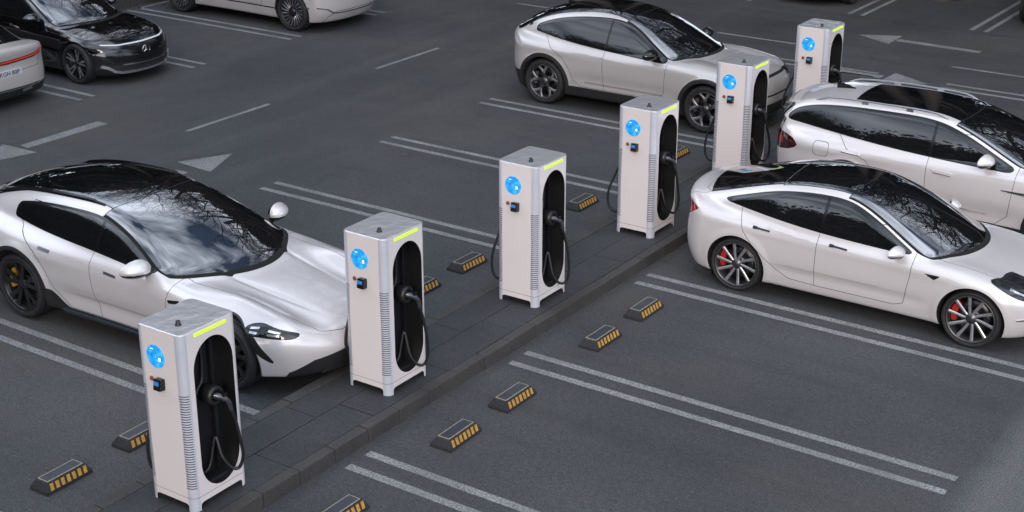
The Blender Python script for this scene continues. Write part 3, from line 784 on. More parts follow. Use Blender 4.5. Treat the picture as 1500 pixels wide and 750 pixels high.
# ---- silver crossover coupe, black roof, black arches
SILVER = paint('silver_paint', (.56, .54, .53), rough=.38, metal=.35)
def crossover():
    S = Body(wb=2.984, r=.378, tk=.805, Ra=.425, box=(-1.2, 4.0, 1.74), zm=.72, au=.05, al=.05, cr=.07, k_side=.14, k_end=.16, fb=.36, rb=.30, zbot=.20, flare=.016, hscale=.42,
        Zb=[(-1.0, 1.13), (-.85, 1.16), (-.6, 1.16), (-.2, 1.13), (.4, 1.08), (1.2, 1.035), (1.9, 1.06), (2.4, 1.065), (2.8, 1.035), (3.2, .985), (3.6, .905), (3.85, .82)],
        Wp=[(-.95, .84), (-.5, .925), (0, .945), (.6, .93), (1.4, .92), (2.2, .925), (2.98, .938), (3.4, .91), (3.85, .82)],
        Zr=[(-1.3, .90), (-.95, 1.12), (-.65, 1.305), (-.3, 1.455), (.3, 1.585), (.8, 1.63), (1.25, 1.61), (1.65, 1.52), (2.05, 1.355), (2.45, 1.16), (2.75, 1.0)],
        Wg=[(-.9, .64), (-.4, .735), (.2, .81), (.9, .84), (1.5, .85), (2.1, .845), (2.7, .79)],
        belt=[(-1, 1.26), (-.4, 1.185), (.1, 1.115), (1, 1.03), (1.8, .985), (2.6, .955)],
        XF=[(.1, 3.66), (.25, 3.76), (.4, 3.80), (.6, 3.815), (.75, 3.80), (.88, 3.745), (1.05, 3.62)],
        XR=[(.1, -.70), (.3, -.80), (.5, -.86), (.7, -.875), (.9, -.87), (1.05, -.885), (1.2, -.87), (1.4, -.75)],
        t1=.42, t2=.28, rc=.06, kr=.13, ku=.06, bf=.30, br=.3, xm=.5,
        feat=lambda x, z: .024 * gauss(z - .52, .09) * sstep(.4, .9, x) * (1 - sstep(2.1, 2.6, x)) - .016 * gauss(z - .93, .08) * (1 - sstep(.3, 1.1, x)),
        bump=lambda x, ay: .035 * gauss(ay - .70, .17) * sstep(2.2, 2.8, x) - .012 * gauss(ay - .45, .08) * sstep(2.4, 3., x))
    top, win = glass_regions(S, dt=lambda x: .03 + .045 * (1 - sstep(.7, 1.7, x)), dw=.035, b_off=.012, xb=1.12, xc=None, xh=1.45, roof=-.50, roof_mat=GLASS, roof_d=.045, rw=(-.55, -1.3), rear_d=.05, fl=lambda c: c.x - 2.75, rl=lambda c: (-.26 - c.x), kD=.05, rw_top=.03)
    spo = dict(name='rear_spoiler', fn=lambda c: np.maximum(np.maximum(c.gs + .02, c.xe + .49), np.maximum(-.56 - c.xe, 1.02 - c.z)), mat=BLACKGLOSS)
    hl = dict(name='headlight', fn=lambda c: np.maximum(polyd(c.x, c.z, [(3.24, .93), (3.42, .90), (3.70, .835), (3.70, .76), (3.48, .78), (3.32, .85)], 4), .45 - c.ay), mat=LAMPGLASS, side=True, seam=.004)
    tl = dict(name='tail_light', fn=lambda c: np.maximum(polyd(c.x, c.z, [(-1.1, .93), (-.80, .94), (-.70, 1.03), (-.80, 1.07), (-1.1, 1.06)], 2), .40 - c.ay), mat=TAILRED, side=True, seam=.004)
    grille = dict(name='front_grille', fn=lambda c: np.maximum(polyd(c.ay, c.z, [(-.3, .60), (.42, .60), (.55, .70), (.52, .815), (.42, .835), (-.3, .84)], 0), 3.3 - c.x), mat=SILVER, seam=.03)
    low = dict(name='bumper_intake', fn=lambda c: np.maximum(polyd(c.ay, c.z, [(-.3, .27), (.55, .27), (.60, .37), (.5, .45), (-.3, .45)], 0), 3.3 - c.x), mat=PLASTIC)
    arch = lambda key, q: dict(name='wheel_arch_trim', key=key, fn=lambda c: np.maximum(getattr(c, q) - S.Ra - .065, .5 - c.ay), mat=PLASTIC, side=True)
    sill = dict(name='side_skirt', fn=lambda c: np.maximum(np.maximum(c.z - .385, .5 - c.ay), np.maximum(c.x - 2.7, .2 - c.x)), mat=PLASTIC, side=True)
    rb = dict(name='rear_bumper', fn=lambda c: np.maximum(c.z - .52, c.x + .40), mat=PLASTIC)
    flip = dict(name='front_lip', fn=lambda c: np.maximum(c.z - .30, 3.2 - c.x), mat=SATIN)
    fd = door('fdoor', [(1.12, 1.3), (1.12, .8), (1.14, .40), (2.1, .40), (2.24, .52), (2.26, .9), (2.28, 1.3)])
    rd = door('rdoor', [(-.0, 1.3), (-.02, 1.12), (.12, .98), (.36, .84), (.50, .66), (.58, .48), (.70, .40), (1.14, .40), (1.12, .8), (1.12, 1.3)])
    bon = dict(name='bonnet', fn=lambda c: np.maximum(polyd(c.x, c.ay, [(2.2, -.3), (2.2, .70), (2.5, .72), (3.1, .68), (3.5, .56), (3.66, .40), (3.70, -.3)], 0), np.maximum(.8 - c.z, c.top - .012)), mat=None, seam=.005)
    regs = order(arch_del(S), top, [spo], win, [hl, tl, grille, low, arch('ar', 'rr'), arch('af', 'rf'), sill, rb, flip, fd, rd, bon])
    def rest(k):
        for sg, p in ((1, 0), (-1, 1)): k.fin(side_mirror(S, 2.0, 1.11, sg, k.made['fdoor'][p], BLACKGLOSS, 1.2, .15))
        k.side(lambda sg: strip(S, [(3.36, .885), (3.5, .862), (3.62, .84)], .014, .005, sg), 'daytime_light', LAMPSILVER, 'headlight')
        m = tstrip(S, [(-.10, 0), (-.02, 0), (.06, 0)], .03, [.05, .035, .005]); k.fin(m.build('roof_antenna', BLACKGLOSS, k.root))
        # galloping emblem reduced to a small dark plate is left out; lower black frame bar
    return S, regs, rest

# ---- white family suv with roof rails
def rail_suv():
    S = Body(wb=2.766, r=.365, tk=.795, Ra=.41, box=(-1.55, 3.8, 1.76), zm=.70, au=.05, al=.05, cr=.07, k_side=.13, k_end=.16, fb=.38, rb=.34, zbot=.20, flare=.014, hscale=.42,
        Zb=[(-1.1, 1.08), (-.8, 1.10), (-.3, 1.09), (.4, 1.06), (1.2, 1.04), (1.9, 1.055), (2.4, 1.06), (2.8, 1.03), (3.2, .965), (3.5, .87), (3.65, .78)],
        Wp=[(-1.0, .82), (-.6, .905), (0, .93), (.6, .92), (1.4, .915), (2.2, .92), (2.77, .93), (3.2, .90), (3.62, .80)],
        Zr=[(-1.45, .86), (-1.22, 1.11), (-1.02, 1.31), (-.85, 1.385), (-.4, 1.455), (.3, 1.485), (.8, 1.485), (1.2, 1.455), (1.6, 1.365), (2.0, 1.225), (2.4, 1.07), (2.7, .95)],
        Wg=[(-1.0, .70), (-.4, .775), (.2, .825), (.9, .84), (1.5, .835), (2.1, .80), (2.7, .72)],
        belt=[(-1, 1.13), (-.4, 1.09), (.1, 1.055), (1, 1.0), (1.8, .975), (2.6, .96)],
        XF=[(.1, 3.46), (.25, 3.56), (.4, 3.60), (.6, 3.61), (.75, 3.595), (.88, 3.54), (1.05, 3.42)],
        XR=[(.1, -1.03), (.3, -1.14), (.5, -1.20), (.7, -1.225), (.9, -1.215), (1.05, -1.19), (1.2, -1.12), (1.4, -1.0)],
        t1=.44, t2=.26, rc=.025, kr=.10, ku=.05, bf=.26, br=.25, xm=.5,
        feat=lambda x, z: .022 * gauss(z - .48, .09) * sstep(.4, .9, x) * (1 - sstep(2.0, 2.5, x)) - .014 * gauss(z - .90, .06) * (1 - sstep(.2, 1.2, x)) ,
        bump=lambda x, ay: .03 * gauss(ay - .70, .17) * sstep(2.2, 2.8, x))
    top, win = glass_regions(S, dt=.045, dw=.035, b_off=.015, xb=1.06, xc=None, xh=1.38, roof=-.12, roof_mat=GLASS, roof_d=.10, rw=(-1.0, -1.6), rear_d=.05, fl=lambda c: c.x - 2.30, rl=lambda c: (-1.10 - c.x) * .8 + (c.z - 1.2) * .62, kD=.08, rw_top=.03)
    tl = dict(name='tail_light', fn=lambda c: np.maximum(polyd(c.x, c.z, [(-1.5, .78), (-1.0, .78), (-.74, .855), (-.74, .92), (-.92, .98), (-1.5, .99)], 2), .12 - c.ay), mat=TAILDARK, side=True, seam=.005)
    hl = dict(name='headlight', fn=lambda c: np.maximum(polyd(c.x, c.z, [(3.0, .90), (3.2, .87), (3.60, .78), (3.60, .70), (3.3, .74), (3.1, .80)], 3), .45 - c.ay), mat=LAMPGLASS, side=True, seam=.004)
    low = dict(name='bumper_intake', fn=lambda c: np.maximum(polyd(c.ay, c.z, [(-.3, .25), (.6, .25), (.66, .37), (.55, .46), (-.3, .46)], 0), 3.1 - c.x), mat=PLASTIC)
    arch = lambda key, q: dict(name='wheel_arch_trim', key=key, fn=lambda c: np.maximum(getattr(c, q) - S.Ra - .05, .5 - c.ay), mat=PLASTIC, side=True)
    sill = dict(name='side_skirt', fn=lambda c: np.maximum(np.maximum(c.z - .375, .5 - c.ay), np.maximum(c.x - 2.5, .2 - c.x)), mat=PLASTIC, side=True)
    rb = dict(name='rear_bumper', fn=lambda c: np.maximum(c.z - .50, c.x + .40), mat=PLASTIC)
    fd = door('fdoor', [(1.06, 1.3), (1.06, .8), (1.08, .38), (1.98, .38), (2.12, .5), (2.16, .9), (2.17, 1.3)])
    rd = door('rdoor', [(-.16, 1.3), (-.16, 1.09), (-.02, .96), (.26, .86), (.42, .70), (.54, .48), (.66, .38), (1.08, .38), (1.06, .8), (1.06, 1.3)])
    flap = dict(name='charge_flap', fn=lambda c: np.maximum(np.maximum(polyd(c.x, c.z, [(-.51, .80), (-.30, .80), (-.30, .965), (-.51, .965)], 0), .5 - c.ay), c.y), mat=None, side=True, seam=.005)
    flap = dict(name='charge_flap', fn=lambda c: np.maximum(smax(np.abs(c.x + .36) - .105, np.abs(c.z - .90) - .082, .06), .5 - c.ay), mat=None, side=True, seam=.005)
    tail = dict(name='tailgate', fn=lambda c: np.maximum(np.maximum(polyd(c.ay, c.z, [(-.3, .62), (.60, .62), (.66, .85), (.66, 1.1), (.56, 1.55), (-.3, 1.55)], 0), c.x + .93), 0 - c.ay), mat=None, seam=.006)
    bon = dict(name='bonnet', fn=lambda c: np.maximum(polyd(c.x, c.ay, [(2.15, -.3), (2.15, .70), (2.5, .72), (2.9, .68), (3.3, .56), (3.48, .40), (3.5, -.3)], 0), np.maximum(.78 - c.z, c.top - .012)), mat=None, seam=.005)
    regs = order(arch_del(S), top, win, [tl, hl, flap, low, arch('ar', 'rr'), arch('af', 'rf'), sill, rb, fd, rd, bon, tail])
    def rest(k):
        for sg, p in ((1, 0), (-1, 1)): k.fin(side_mirror(S, 1.78, 1.10, sg, k.made['fdoor'][p], k.paint, 1.12, .15))
        for p, x0, zz in (('fdoor', 1.14, .885), ('rdoor', -.08, .935)):
            k.side(lambda sg: strip(S, [(x0, zz), (x0 + .03, zz), (x0 + .22, zz - .012), (x0 + .25, zz - .014)], [.02, .032, .032, .02], .022, sg), 'handle', k.paint, p)
            k.side(lambda sg: strip(S, [(x0 + .01, zz - .022), (x0 + .23, zz - .034)], .012, .006, sg), 'handle_recess', SEAM, p)
        k.side(lambda sg: strip(S, [(2.02, .80), (2.3, .795), (2.5, .79)], [.012, .034, .006], .008, sg), 'fender_badge', SATIN)
        k.side(lambda sg: strip(S, [(2.10, .797), (2.3, .795)], .010, .011, sg), 'fender_badge', BLACKGLOSS)
        for sg in (1, -1):
            X = np.linspace(-.62, 1.18, 22); Y = sg * (.545 + .03 * np.sin((X + .6) * 1.6)); Z = S.solve_z(X, Y) + .034
            Z[0] -= .04; Z[-1] -= .04; Z[1] -= .015; Z[-2] -= .015
            m = MB(); m.tube(list(zip(X, Y, Z)), .012, 8)
            for i in (8, 15): m.box((X[i], Y[i], Z[i] - .03), (.09, .022, .06), .005)
            k.fin(m.build('roof_rail', SATIN, k.root))
        k.side(lambda sg: strip(S, [(-1.14, .895), (-1.05, .895), (-.95, .895)], .08, .004, sg), 'lamp_bar', TAILRED, 'tail_light')
        m = tstrip(S, [(-.56, 0), (-.46, 0), (-.30, 0)], .03, [.075, .045, .004]); k.fin(m.build('roof_antenna', BLACKGLOSS, k.root))
        m = fstrip(S, [(-.52, 1.325), (0, 1.34), (.52, 1.325)], .035, .10, False, .08); k.fin(m.build('rear_spoiler', k.paint, k.root))
    return S, regs, rest
# ---- cars of the far left row
BLACKPAINT = paint('black_paint', (.004, .004, .005), rough=.06, flake=.3)
CHAMPAGNE = paint('champagne_paint', (.62, .57, .54), rough=.38, metal=.3)
GREIGE = paint('warm_grey_paint', (.56, .53, .52), rough=.4, metal=.25)

def executive():
    S = Body(wb=3.21, r=.37, tk=.82, Ra=.41, box=(-1.5, 4.25, 1.64), cell=.025, zm=.66, au=.06, al=.07, cr=.10, k_side=.16, k_end=.18, fb=.46, rb=.34, zbot=.17, hscale=.45,
        Zb=[(-1.2, 1.06), (-.8, 1.08), (0, 1.03), (1, 1.0), (2, 1.01), (2.6, 1.0), (3.0, .965), (3.4, .90), (3.75, .80), (4.05, .66)],
        Wp=[(-1.2, .82), (-.5, .93), (0, .955), (1.6, .95), (3.2, .962), (3.6, .92), (4.06, .80)],
        Zr=[(-1.3, .94), (-1.0, 1.08), (-.4, 1.29), (.3, 1.455), (.9, 1.512), (1.6, 1.485), (2.15, 1.335), (2.65, 1.12), (2.98, .955), (3.2, .84)],
        Wg=[(-1.0, .64), (-.3, .76), (.5, .84), (1.4, .86), (2.2, .83), (2.9, .74)],
        belt=[(-1, 1.12), (0, 1.04), (1, .985), (2.2, .965), (3, .95)],
        XF=[(.1, 3.92), (.22, 4.02), (.4, 4.06), (.55, 4.055), (.68, 4.02), (.82, 3.93), (.95, 3.8)],
        XR=[(.1, -.9), (.4, -1.1), (.7, -1.13), (.95, -1.12), (1.1, -1.13)],
        t1=.42, t2=.28, rc=.06, kr=.13, ku=.07, bf=.42, br=.35, xm=.8,
        feat=lambda x, z: .02 * gauss(z - .42, .09) * sstep(.4, .9, x) * (1 - sstep(2.3, 2.8, x)),
        bump=lambda x, ay: .02 * gauss(ay - .55, .15) * sstep(2.7, 3.2, x))
    top, win = glass_regions(S, dt=.06, dw=.04, b_off=.012, xb=1.15, xc=None, xh=1.42, roof=.2, roof_d=.06, rw=(.15, -1.1), fl=lambda c: c.x - 2.6, rl=lambda c: -.55 - c.x, rear_d=.07)
    panel = dict(name='front_grille', fn=lambda c: np.maximum(polyd(c.ay, c.z, [(-.4, .40), (.62, .42), (.74, .56), (.72, .67), (-.4, .675)], 0), 3.4 - c.x), mat=BLACKGLOSS)
    hl = dict(name='headlight', fn=lambda c: np.maximum(polyd(c.x, c.z, [(3.38, .80), (3.62, .75), (3.9, .69), (3.9, .60), (3.66, .62), (3.5, .70)], 3), .5 - c.ay), mat=LAMPGLASS, side=True)
    low = dict(name='bumper_intake', fn=lambda c: np.maximum(polyd(c.ay, c.z, [(-.4, .23), (.66, .23), (.76, .34), (.6, .37), (-.4, .33)], 0), 3.4 - c.x), mat=PLASTIC)
    tl = dict(name='tail_light', fn=lambda c: np.maximum(np.abs(c.z - .93) - .03, c.x + .75), mat=TAILRED)
    fd = door('fdoor', [(1.15, 1.3), (1.15, .28), (2.2, .28), (2.36, .5), (2.42, 1.3)])
    rd = door('rdoor', [(.0, 1.3), (.12, .8), (.4, .56), (.7, .28), (1.15, .28), (1.15, 1.3)])
    bon = dict(name='bonnet', fn=lambda c: np.maximum(polyd(c.x, c.ay, [(2.5, -.3), (2.5, .74), (3.2, .72), (3.6, .6), (3.75, .3), (3.78, -.3)], 0), np.maximum(.7 - c.z, c.top - .012)), mat=None, seam=.005)
    regs = order(arch_del(S), top, win, [hl, panel, low, tl, fd, rd, bon])
    def rest(k):
        for sg, p in ((1, 0), (-1, 1)): k.fin(side_mirror(S, 2.12, 1.07, sg, k.made['fdoor'][p], k.paint, 1.1, .15))
        k.side(lambda sg: strip(S, [(1.25, .88), (1.48, .875)], .03, .006, sg), 'handle', CHROME, 'fdoor')
        k.side(lambda sg: strip(S, [(.28, .90), (.5, .895)], .03, .006, sg), 'handle', CHROME, 'rdoor')
        k.side(lambda sg: strip(S, [(1.95, .99), (1.6, .985), (.6, 1.01), (-.3, 1.07)], .012, .006, sg), 'chrome_trim', CHROME)
        glow = mat('light_bar_white', (.6, .62, .65), .25, emit=(.9, .95, 1), estr=.08, nscale=6, namp=.03)
        m = fstrip(S, [(-.74, .735), (-.5, .715), (0, .71), (.5, .715), (.74, .735)], .018, .010); k.fin(m.build('light_bar', glow, k.root))
        m = fstrip(S, [(-.80, .36), (-.72, .33), (-.62, .255), (-.5, .225), (0, .215), (.5, .225), (.62, .255), (.72, .33), (.80, .36)], .045, .03); k.fin(m.build('chrome_lip', LAMPSILVER, k.root))
        m = fstrip(S, [(-.5, .37), (0, .365), (.5, .37)], .014, .012); k.fin(m.build('grille_trim', CHROME, k.root))
        x = float(S.solve_x(np.array([0.]), np.array([.57]))[0]) + .006
        e = MB()
        ring = [(x, .085 * math.cos(a), .57 + .085 * math.sin(a)) for a in np.linspace(0, 2 * math.pi, 33)]
        e.tube(ring, .007, 6, cap=False)
        for q in range(3):
            a = math.pi / 2 + q * 2 * math.pi / 3
            e.tube([(x, 0, .57), (x, .082 * math.cos(a), .57 + .082 * math.sin(a))], .01, 6, radii=[.013, .004])
        k.fin(e.build('emblem', CHROME, k.root))
    return S, regs, rest

def grand_saloon():
    S = Body(wb=2.96, r=.36, tk=.82, Ra=.40, box=(-1.4, 4.1, 1.54), cell=.025, zm=.62, au=.06, al=.07, cr=.06, k_side=.10, k_end=.12, fb=.42, rb=.22, rp=3.2, zbot=.16,
        Zb=[(-1.1, .97), (-.9, 1.0), (-.4, .99), (.4, .96), (1.4, .93), (2.2, .93), (2.6, .90), (3.2, .82), (3.6, .72), (3.95, .60)],
        Wp=[(-1.1, .86), (-.5, .94), (0, .965), (1.4, .95), (2.9, .965), (3.3, .93), (3.95, .80)],
        Zr=[(-1.1, .93), (-.8, 1.02), (-.4, 1.15), (.2, 1.33), (.8, 1.41), (1.3, 1.38), (1.8, 1.22), (2.2, 1.06), (2.6, .89), (2.9, .77)],
        Wg=[(-1.0, .64), (-.4, .74), (.4, .83), (1.4, .85), (2.1, .82), (2.7, .74)],
        belt=[(-1, 1.02), (0, .975), (1, .935), (2.2, .91), (3, .9)],
        XF=[(.1, 3.8), (.3, 3.93), (.5, 3.96), (.7, 3.9), (.85, 3.78)],
        XR=[(.1, -.90), (.3, -.97), (.5, -.985), (.7, -.965), (.85, -.985), (.97, -1.01), (1.1, -1.0)],
        t1=.42, t2=.28, rc=.05, kr=.12, ku=.05, bf=.42, br=.35, xm=.7)
    top, win = glass_regions(S, dt=.06, dw=.04, b_off=.012, xb=1.1, xc=None, xh=1.3, roof=.3, roof_d=.05, rw=(.28, -.75), fl=lambda c: c.x - 2.2, rl=lambda c: -.5 - c.x, rear_d=.06)
    hl = dict(name='headlight', fn=lambda c: np.maximum(np.abs(c.z - .66) - .03, 3.4 - c.x), mat=LAMPGLASS)
    low = dict(name='rear_diffuser', fn=lambda c: np.maximum(c.z - .345, c.x + .72), mat=PLASTIC)
    fd = door('fdoor', [(1.1, 1.3), (1.1, .28), (2.0, .28), (2.15, .5), (2.2, 1.3)])
    rd = door('rdoor', [(.0, 1.3), (.12, .75), (.4, .53), (.65, .28), (1.1, .28), (1.1, 1.3)])
    boot = dict(name='boot_lid', fn=lambda c: np.maximum(polyd(c.ay, c.z, [(-.3, .60), (.66, .62), (.72, .80), (.74, 1.2), (-.3, 1.2)], 0), c.x + .70), mat=None, seam=.006)
    regs = order(arch_del(S), top, win, [hl, low, fd, rd, boot])
    def rest(k):
        for sg, p in ((1, 0), (-1, 1)): k.fin(side_mirror(S, 1.85, .99, sg, k.made['fdoor'][p], k.paint, 1.0, .14))
        red = mat('tail_bar_red', (.5, .02, .02), .2, emit=(1, .06, .04), estr=.3, nscale=9, namp=.1)
        m = fstrip(S, [(-.86, .865), (-.6, .80), (0, .78), (.6, .80), (.86, .865)], .06, .008, False); k.fin(m.build('tail_light', TAILDARK, k.root))
        m = fstrip(S, [(-.85, .866), (-.6, .804), (0, .785), (.6, .804), (.85, .866)], .022, .013, False); k.fin(m.build('light_bar', red, k.root))
        m = fstrip(S, [(-.84, .34), (-.5, .325), (0, .32), (.5, .325), (.84, .34)], .018, .02, False); k.fin(m.build('chrome_trim', CHROME, k.root))
        m = fstrip(S, [(-.45, .29), (-.25, .27)], .05, .02, False); k.fin(m.build('rear_reflector', CHROME, k.root))
        # number plate
        x = float(S.solve_x(np.array([0.]), np.array([.60]), False)[0]) - .012
        p = MB(); p.box((x, 0, .60), (.016, .53, .115), .004); po = k.fin(p.build('number_plate', mat('plate_white', (.55, .57, .62), .4, nscale=14, namp=.08), k.root))
        b = MB(); b.box((x - .009, .24, .60), (.006, .045, .108), 0); b.build('plate_band', mat('plate_blue', (.02, .06, .3), .4, nscale=14, namp=.08), po)
        cu = bpy.data.curves.new('plate_text', 'FONT'); cu.body = 'KGH 80P'; cu.size = .10; cu.align_x = 'CENTER'; cu.align_y = 'CENTER'; cu.extrude = .002
        t = bpy.data.objects.new('plate_text', cu)
        me = bpy.data.meshes.new_from_object(t); bpy.data.objects.remove(t)
        me.materials.append(mat('plate_black', (.02, .02, .03), .5, nscale=9, namp=.1))
        o = link(bpy.data.objects.new('plate_text', me), po)
        o.rotation_euler = (math.pi / 2, 0, -math.pi / 2); o.location = (x - .010, -.02, .60)
    return S, regs, rest

def angular_suv():
    S = Body(wb=3.0, r=.375, tk=.81, Ra=.415, box=(-1.1, 4.05, 1.72), cell=.025, zm=.70, au=.045, al=.05, cr=.05, k_side=.08, k_end=.10, fb=.28, rb=.2, zbot=.19,
        Zb=[(-1.0, 1.08), (-.6, 1.10), (0, 1.08), (1, 1.05), (2, 1.04), (2.5, 1.03), (3.0, .98), (3.5, .91), (3.85, .82)],
        Wp=[(-.9, .86), (-.4, .93), (0, .945), (1.5, .93), (3.0, .945), (3.4, .92), (3.85, .86)],
        Zr=[(-1.1, 1.0), (-.8, 1.3), (-.5, 1.49), (.2, 1.58), (.8, 1.60), (1.3, 1.56), (1.7, 1.41), (2.1, 1.22), (2.4, 1.06), (2.7, .9)],
        Wg=[(-.9, .70), (-.3, .78), (.5, .84), (1.4, .84), (2.1, .81), (2.7, .74)],
        belt=[(-1, 1.14), (0, 1.09), (1, 1.04), (2.2, 1.0), (3, .98)],
        XF=[(.1, 3.66), (.25, 3.76), (.4, 3.82), (.6, 3.835), (.78, 3.82), (.9, 3.76)],
        XR=[(.1, -.65), (.35, -.76), (.6, -.79), (.9, -.78), (1.1, -.78), (1.4, -.7)],
        t1=.38, t2=.25, rc=.05, kr=.1, ku=.05, bf=.4, br=.25, xm=.5)
    top, win = glass_regions(S, dt=.07, dw=.04, b_off=.012, xb=1.15, xc=None, xh=1.35, roof=-.3, roof_d=.07, rw=(-.5, -1.1), fl=lambda c: c.x - 2.25, rl=lambda c: -.5 - c.x)
    hl = dict(name='headlight', fn=lambda c: np.maximum(np.maximum(np.abs(c.z - .74) - .05, 3.4 - c.x), .5 - c.ay), mat=LAMPGLASS, side=True)
    low = dict(name='bumper_plate', fn=lambda c: np.maximum(polyd(c.ay, c.z, [(-.3, .15), (.72, .15), (.66, .30), (.5, .40), (-.3, .40)], 0), 3.3 - c.x), mat=GREIGE, seam=.012)
    sill = dict(name='side_skirt', fn=lambda c: np.maximum(np.maximum(np.abs(c.z - .40) - .012, .5 - c.ay), np.maximum(c.x - 2.6, .4 - c.x)), mat=BLACKGLOSS, side=True)
    fd = door('fdoor', [(1.15, 1.3), (1.15, .43), (2.2, .43), (2.3, .6), (2.3, 1.3)])
    rd = door('rdoor', [(.0, 1.3), (.2, .85), (.45, .65), (.6, .43), (1.15, .43), (1.15, 1.3)])
    regs = order(arch_del(S), top, win, [hl, low, sill, fd, rd])
    def rest(k):
        for sg, p in ((1, 0), (-1, 1)): k.fin(side_mirror(S, 1.85, 1.1, sg, k.made['fdoor'][p], BLACKGLOSS, 1.0, .14))
        m = fstrip(S, [(-.86, .50), (-.7, .47), (-.60, .40), (-.5, .38), (0, .375), (.5, .38), (.60, .40), (.7, .47), (.86, .50)], .026, .018); k.fin(m.build('bumper_trim', CHROME, k.root))
        k.side(lambda sg: strip(S, [(3.2, .50), (3.45, .50)], .024, .016, sg), 'bumper_trim', CHROME)
        k.side(lambda sg: strip(S, [(1.25, .87), (1.5, .87)], .03, .005, sg), 'handle', SATIN, 'fdoor')
        k.side(lambda sg: strip(S, [(.25, .88), (.48, .88)], .03, .005, sg), 'handle', SATIN, 'rdoor')
    return S, regs, rest
def cam():
    c = bpy.data.cameras.new('camera'); o = bpy.data.objects.new('camera', c); COL.objects.link(o)
    c.sensor_width = 36; c.lens = 2180.285 / 1500 * 36; c.clip_end = 3000; c.clip_start = .1
    o.location = (8.95, -7.76, 7.104); o.rotation_euler = (math.pi / 2 - .38, 0, .6)
    scene.camera = o
    return o
# ---- park the cars
def car(fn, pm, wheels, ax, y, head, name, label, cat='car', sc=1.):
    S, rg, rest = fn()
    dx = (sc if isinstance(sc, float) else sc[0]) * S.wb / 2 * (1 if head == 0 else -1)
    return make_car(name, S, rg, pm, wheels, (ax + dx, y), head, label, cat, sc, rest=rest)
car(sedan, WHITE, (.335, .235, .277, 'ten', RIMSILVER, RIMGREY, REDPAINT), 1.765, 8.42, 0, 'saloon_car', 'white saloon with black glass roof and silver wheels with red calipers')
car(wagon, WHITE, (.352, .265, .272, 'black5', RIMBLACK, RIMBLACK, YELPAINT), -4.70, 3.20, 0, 'estate_car', 'white sports estate with long black roof, black wheels and yellow brake calipers', sc=1.13)
car(crossover, SILVER, (.378, .24, .282, 'y5', RIMMID, RIMGREY, GREYMETAL), -4.66, 14.05, 0, 'crossover_car', 'silver crossover with black roof, black door mirrors and black wheel arch trim', sc=1.04)
car(rail_suv, WHITE, (.365, .25, .27, 'five', RIMSILVER, RIMBLACK, GREYMETAL), 1.93, 11.35, 0, 'family_suv', 'white family car with silver roof rails and a fin antenna, parked beside the white saloon', sc=(1.03, 1.03, 1.12))
EXEC = car(executive, BLACKPAINT, (.37, .255, .285, 'double5', RIMMID, RIMBLACK, GREYMETAL), -12.32 - 3.21, 10.35, 0, 'executive_car', 'glossy black car with a thin white light bar across its nose')
car(grand_saloon, CHAMPAGNE, (.36, .245, .27, 'ten', RIMGREY, RIMBLACK, GREYMETAL), -12.95, 7.66, math.pi, 'grand_saloon', 'champagne car with a thin red light bar and number plate across its tail', sc=1.05)
car(angular_suv, GREIGE, (.375, .255, .285, 'turbine20', SATIN, RIMBLACK, GREYMETAL), -12.15 - 3.0, 15.70, 0, 'angular_suv', 'warm grey car with bladed black and silver wheels, cut off by the top edge', sc=1.08)
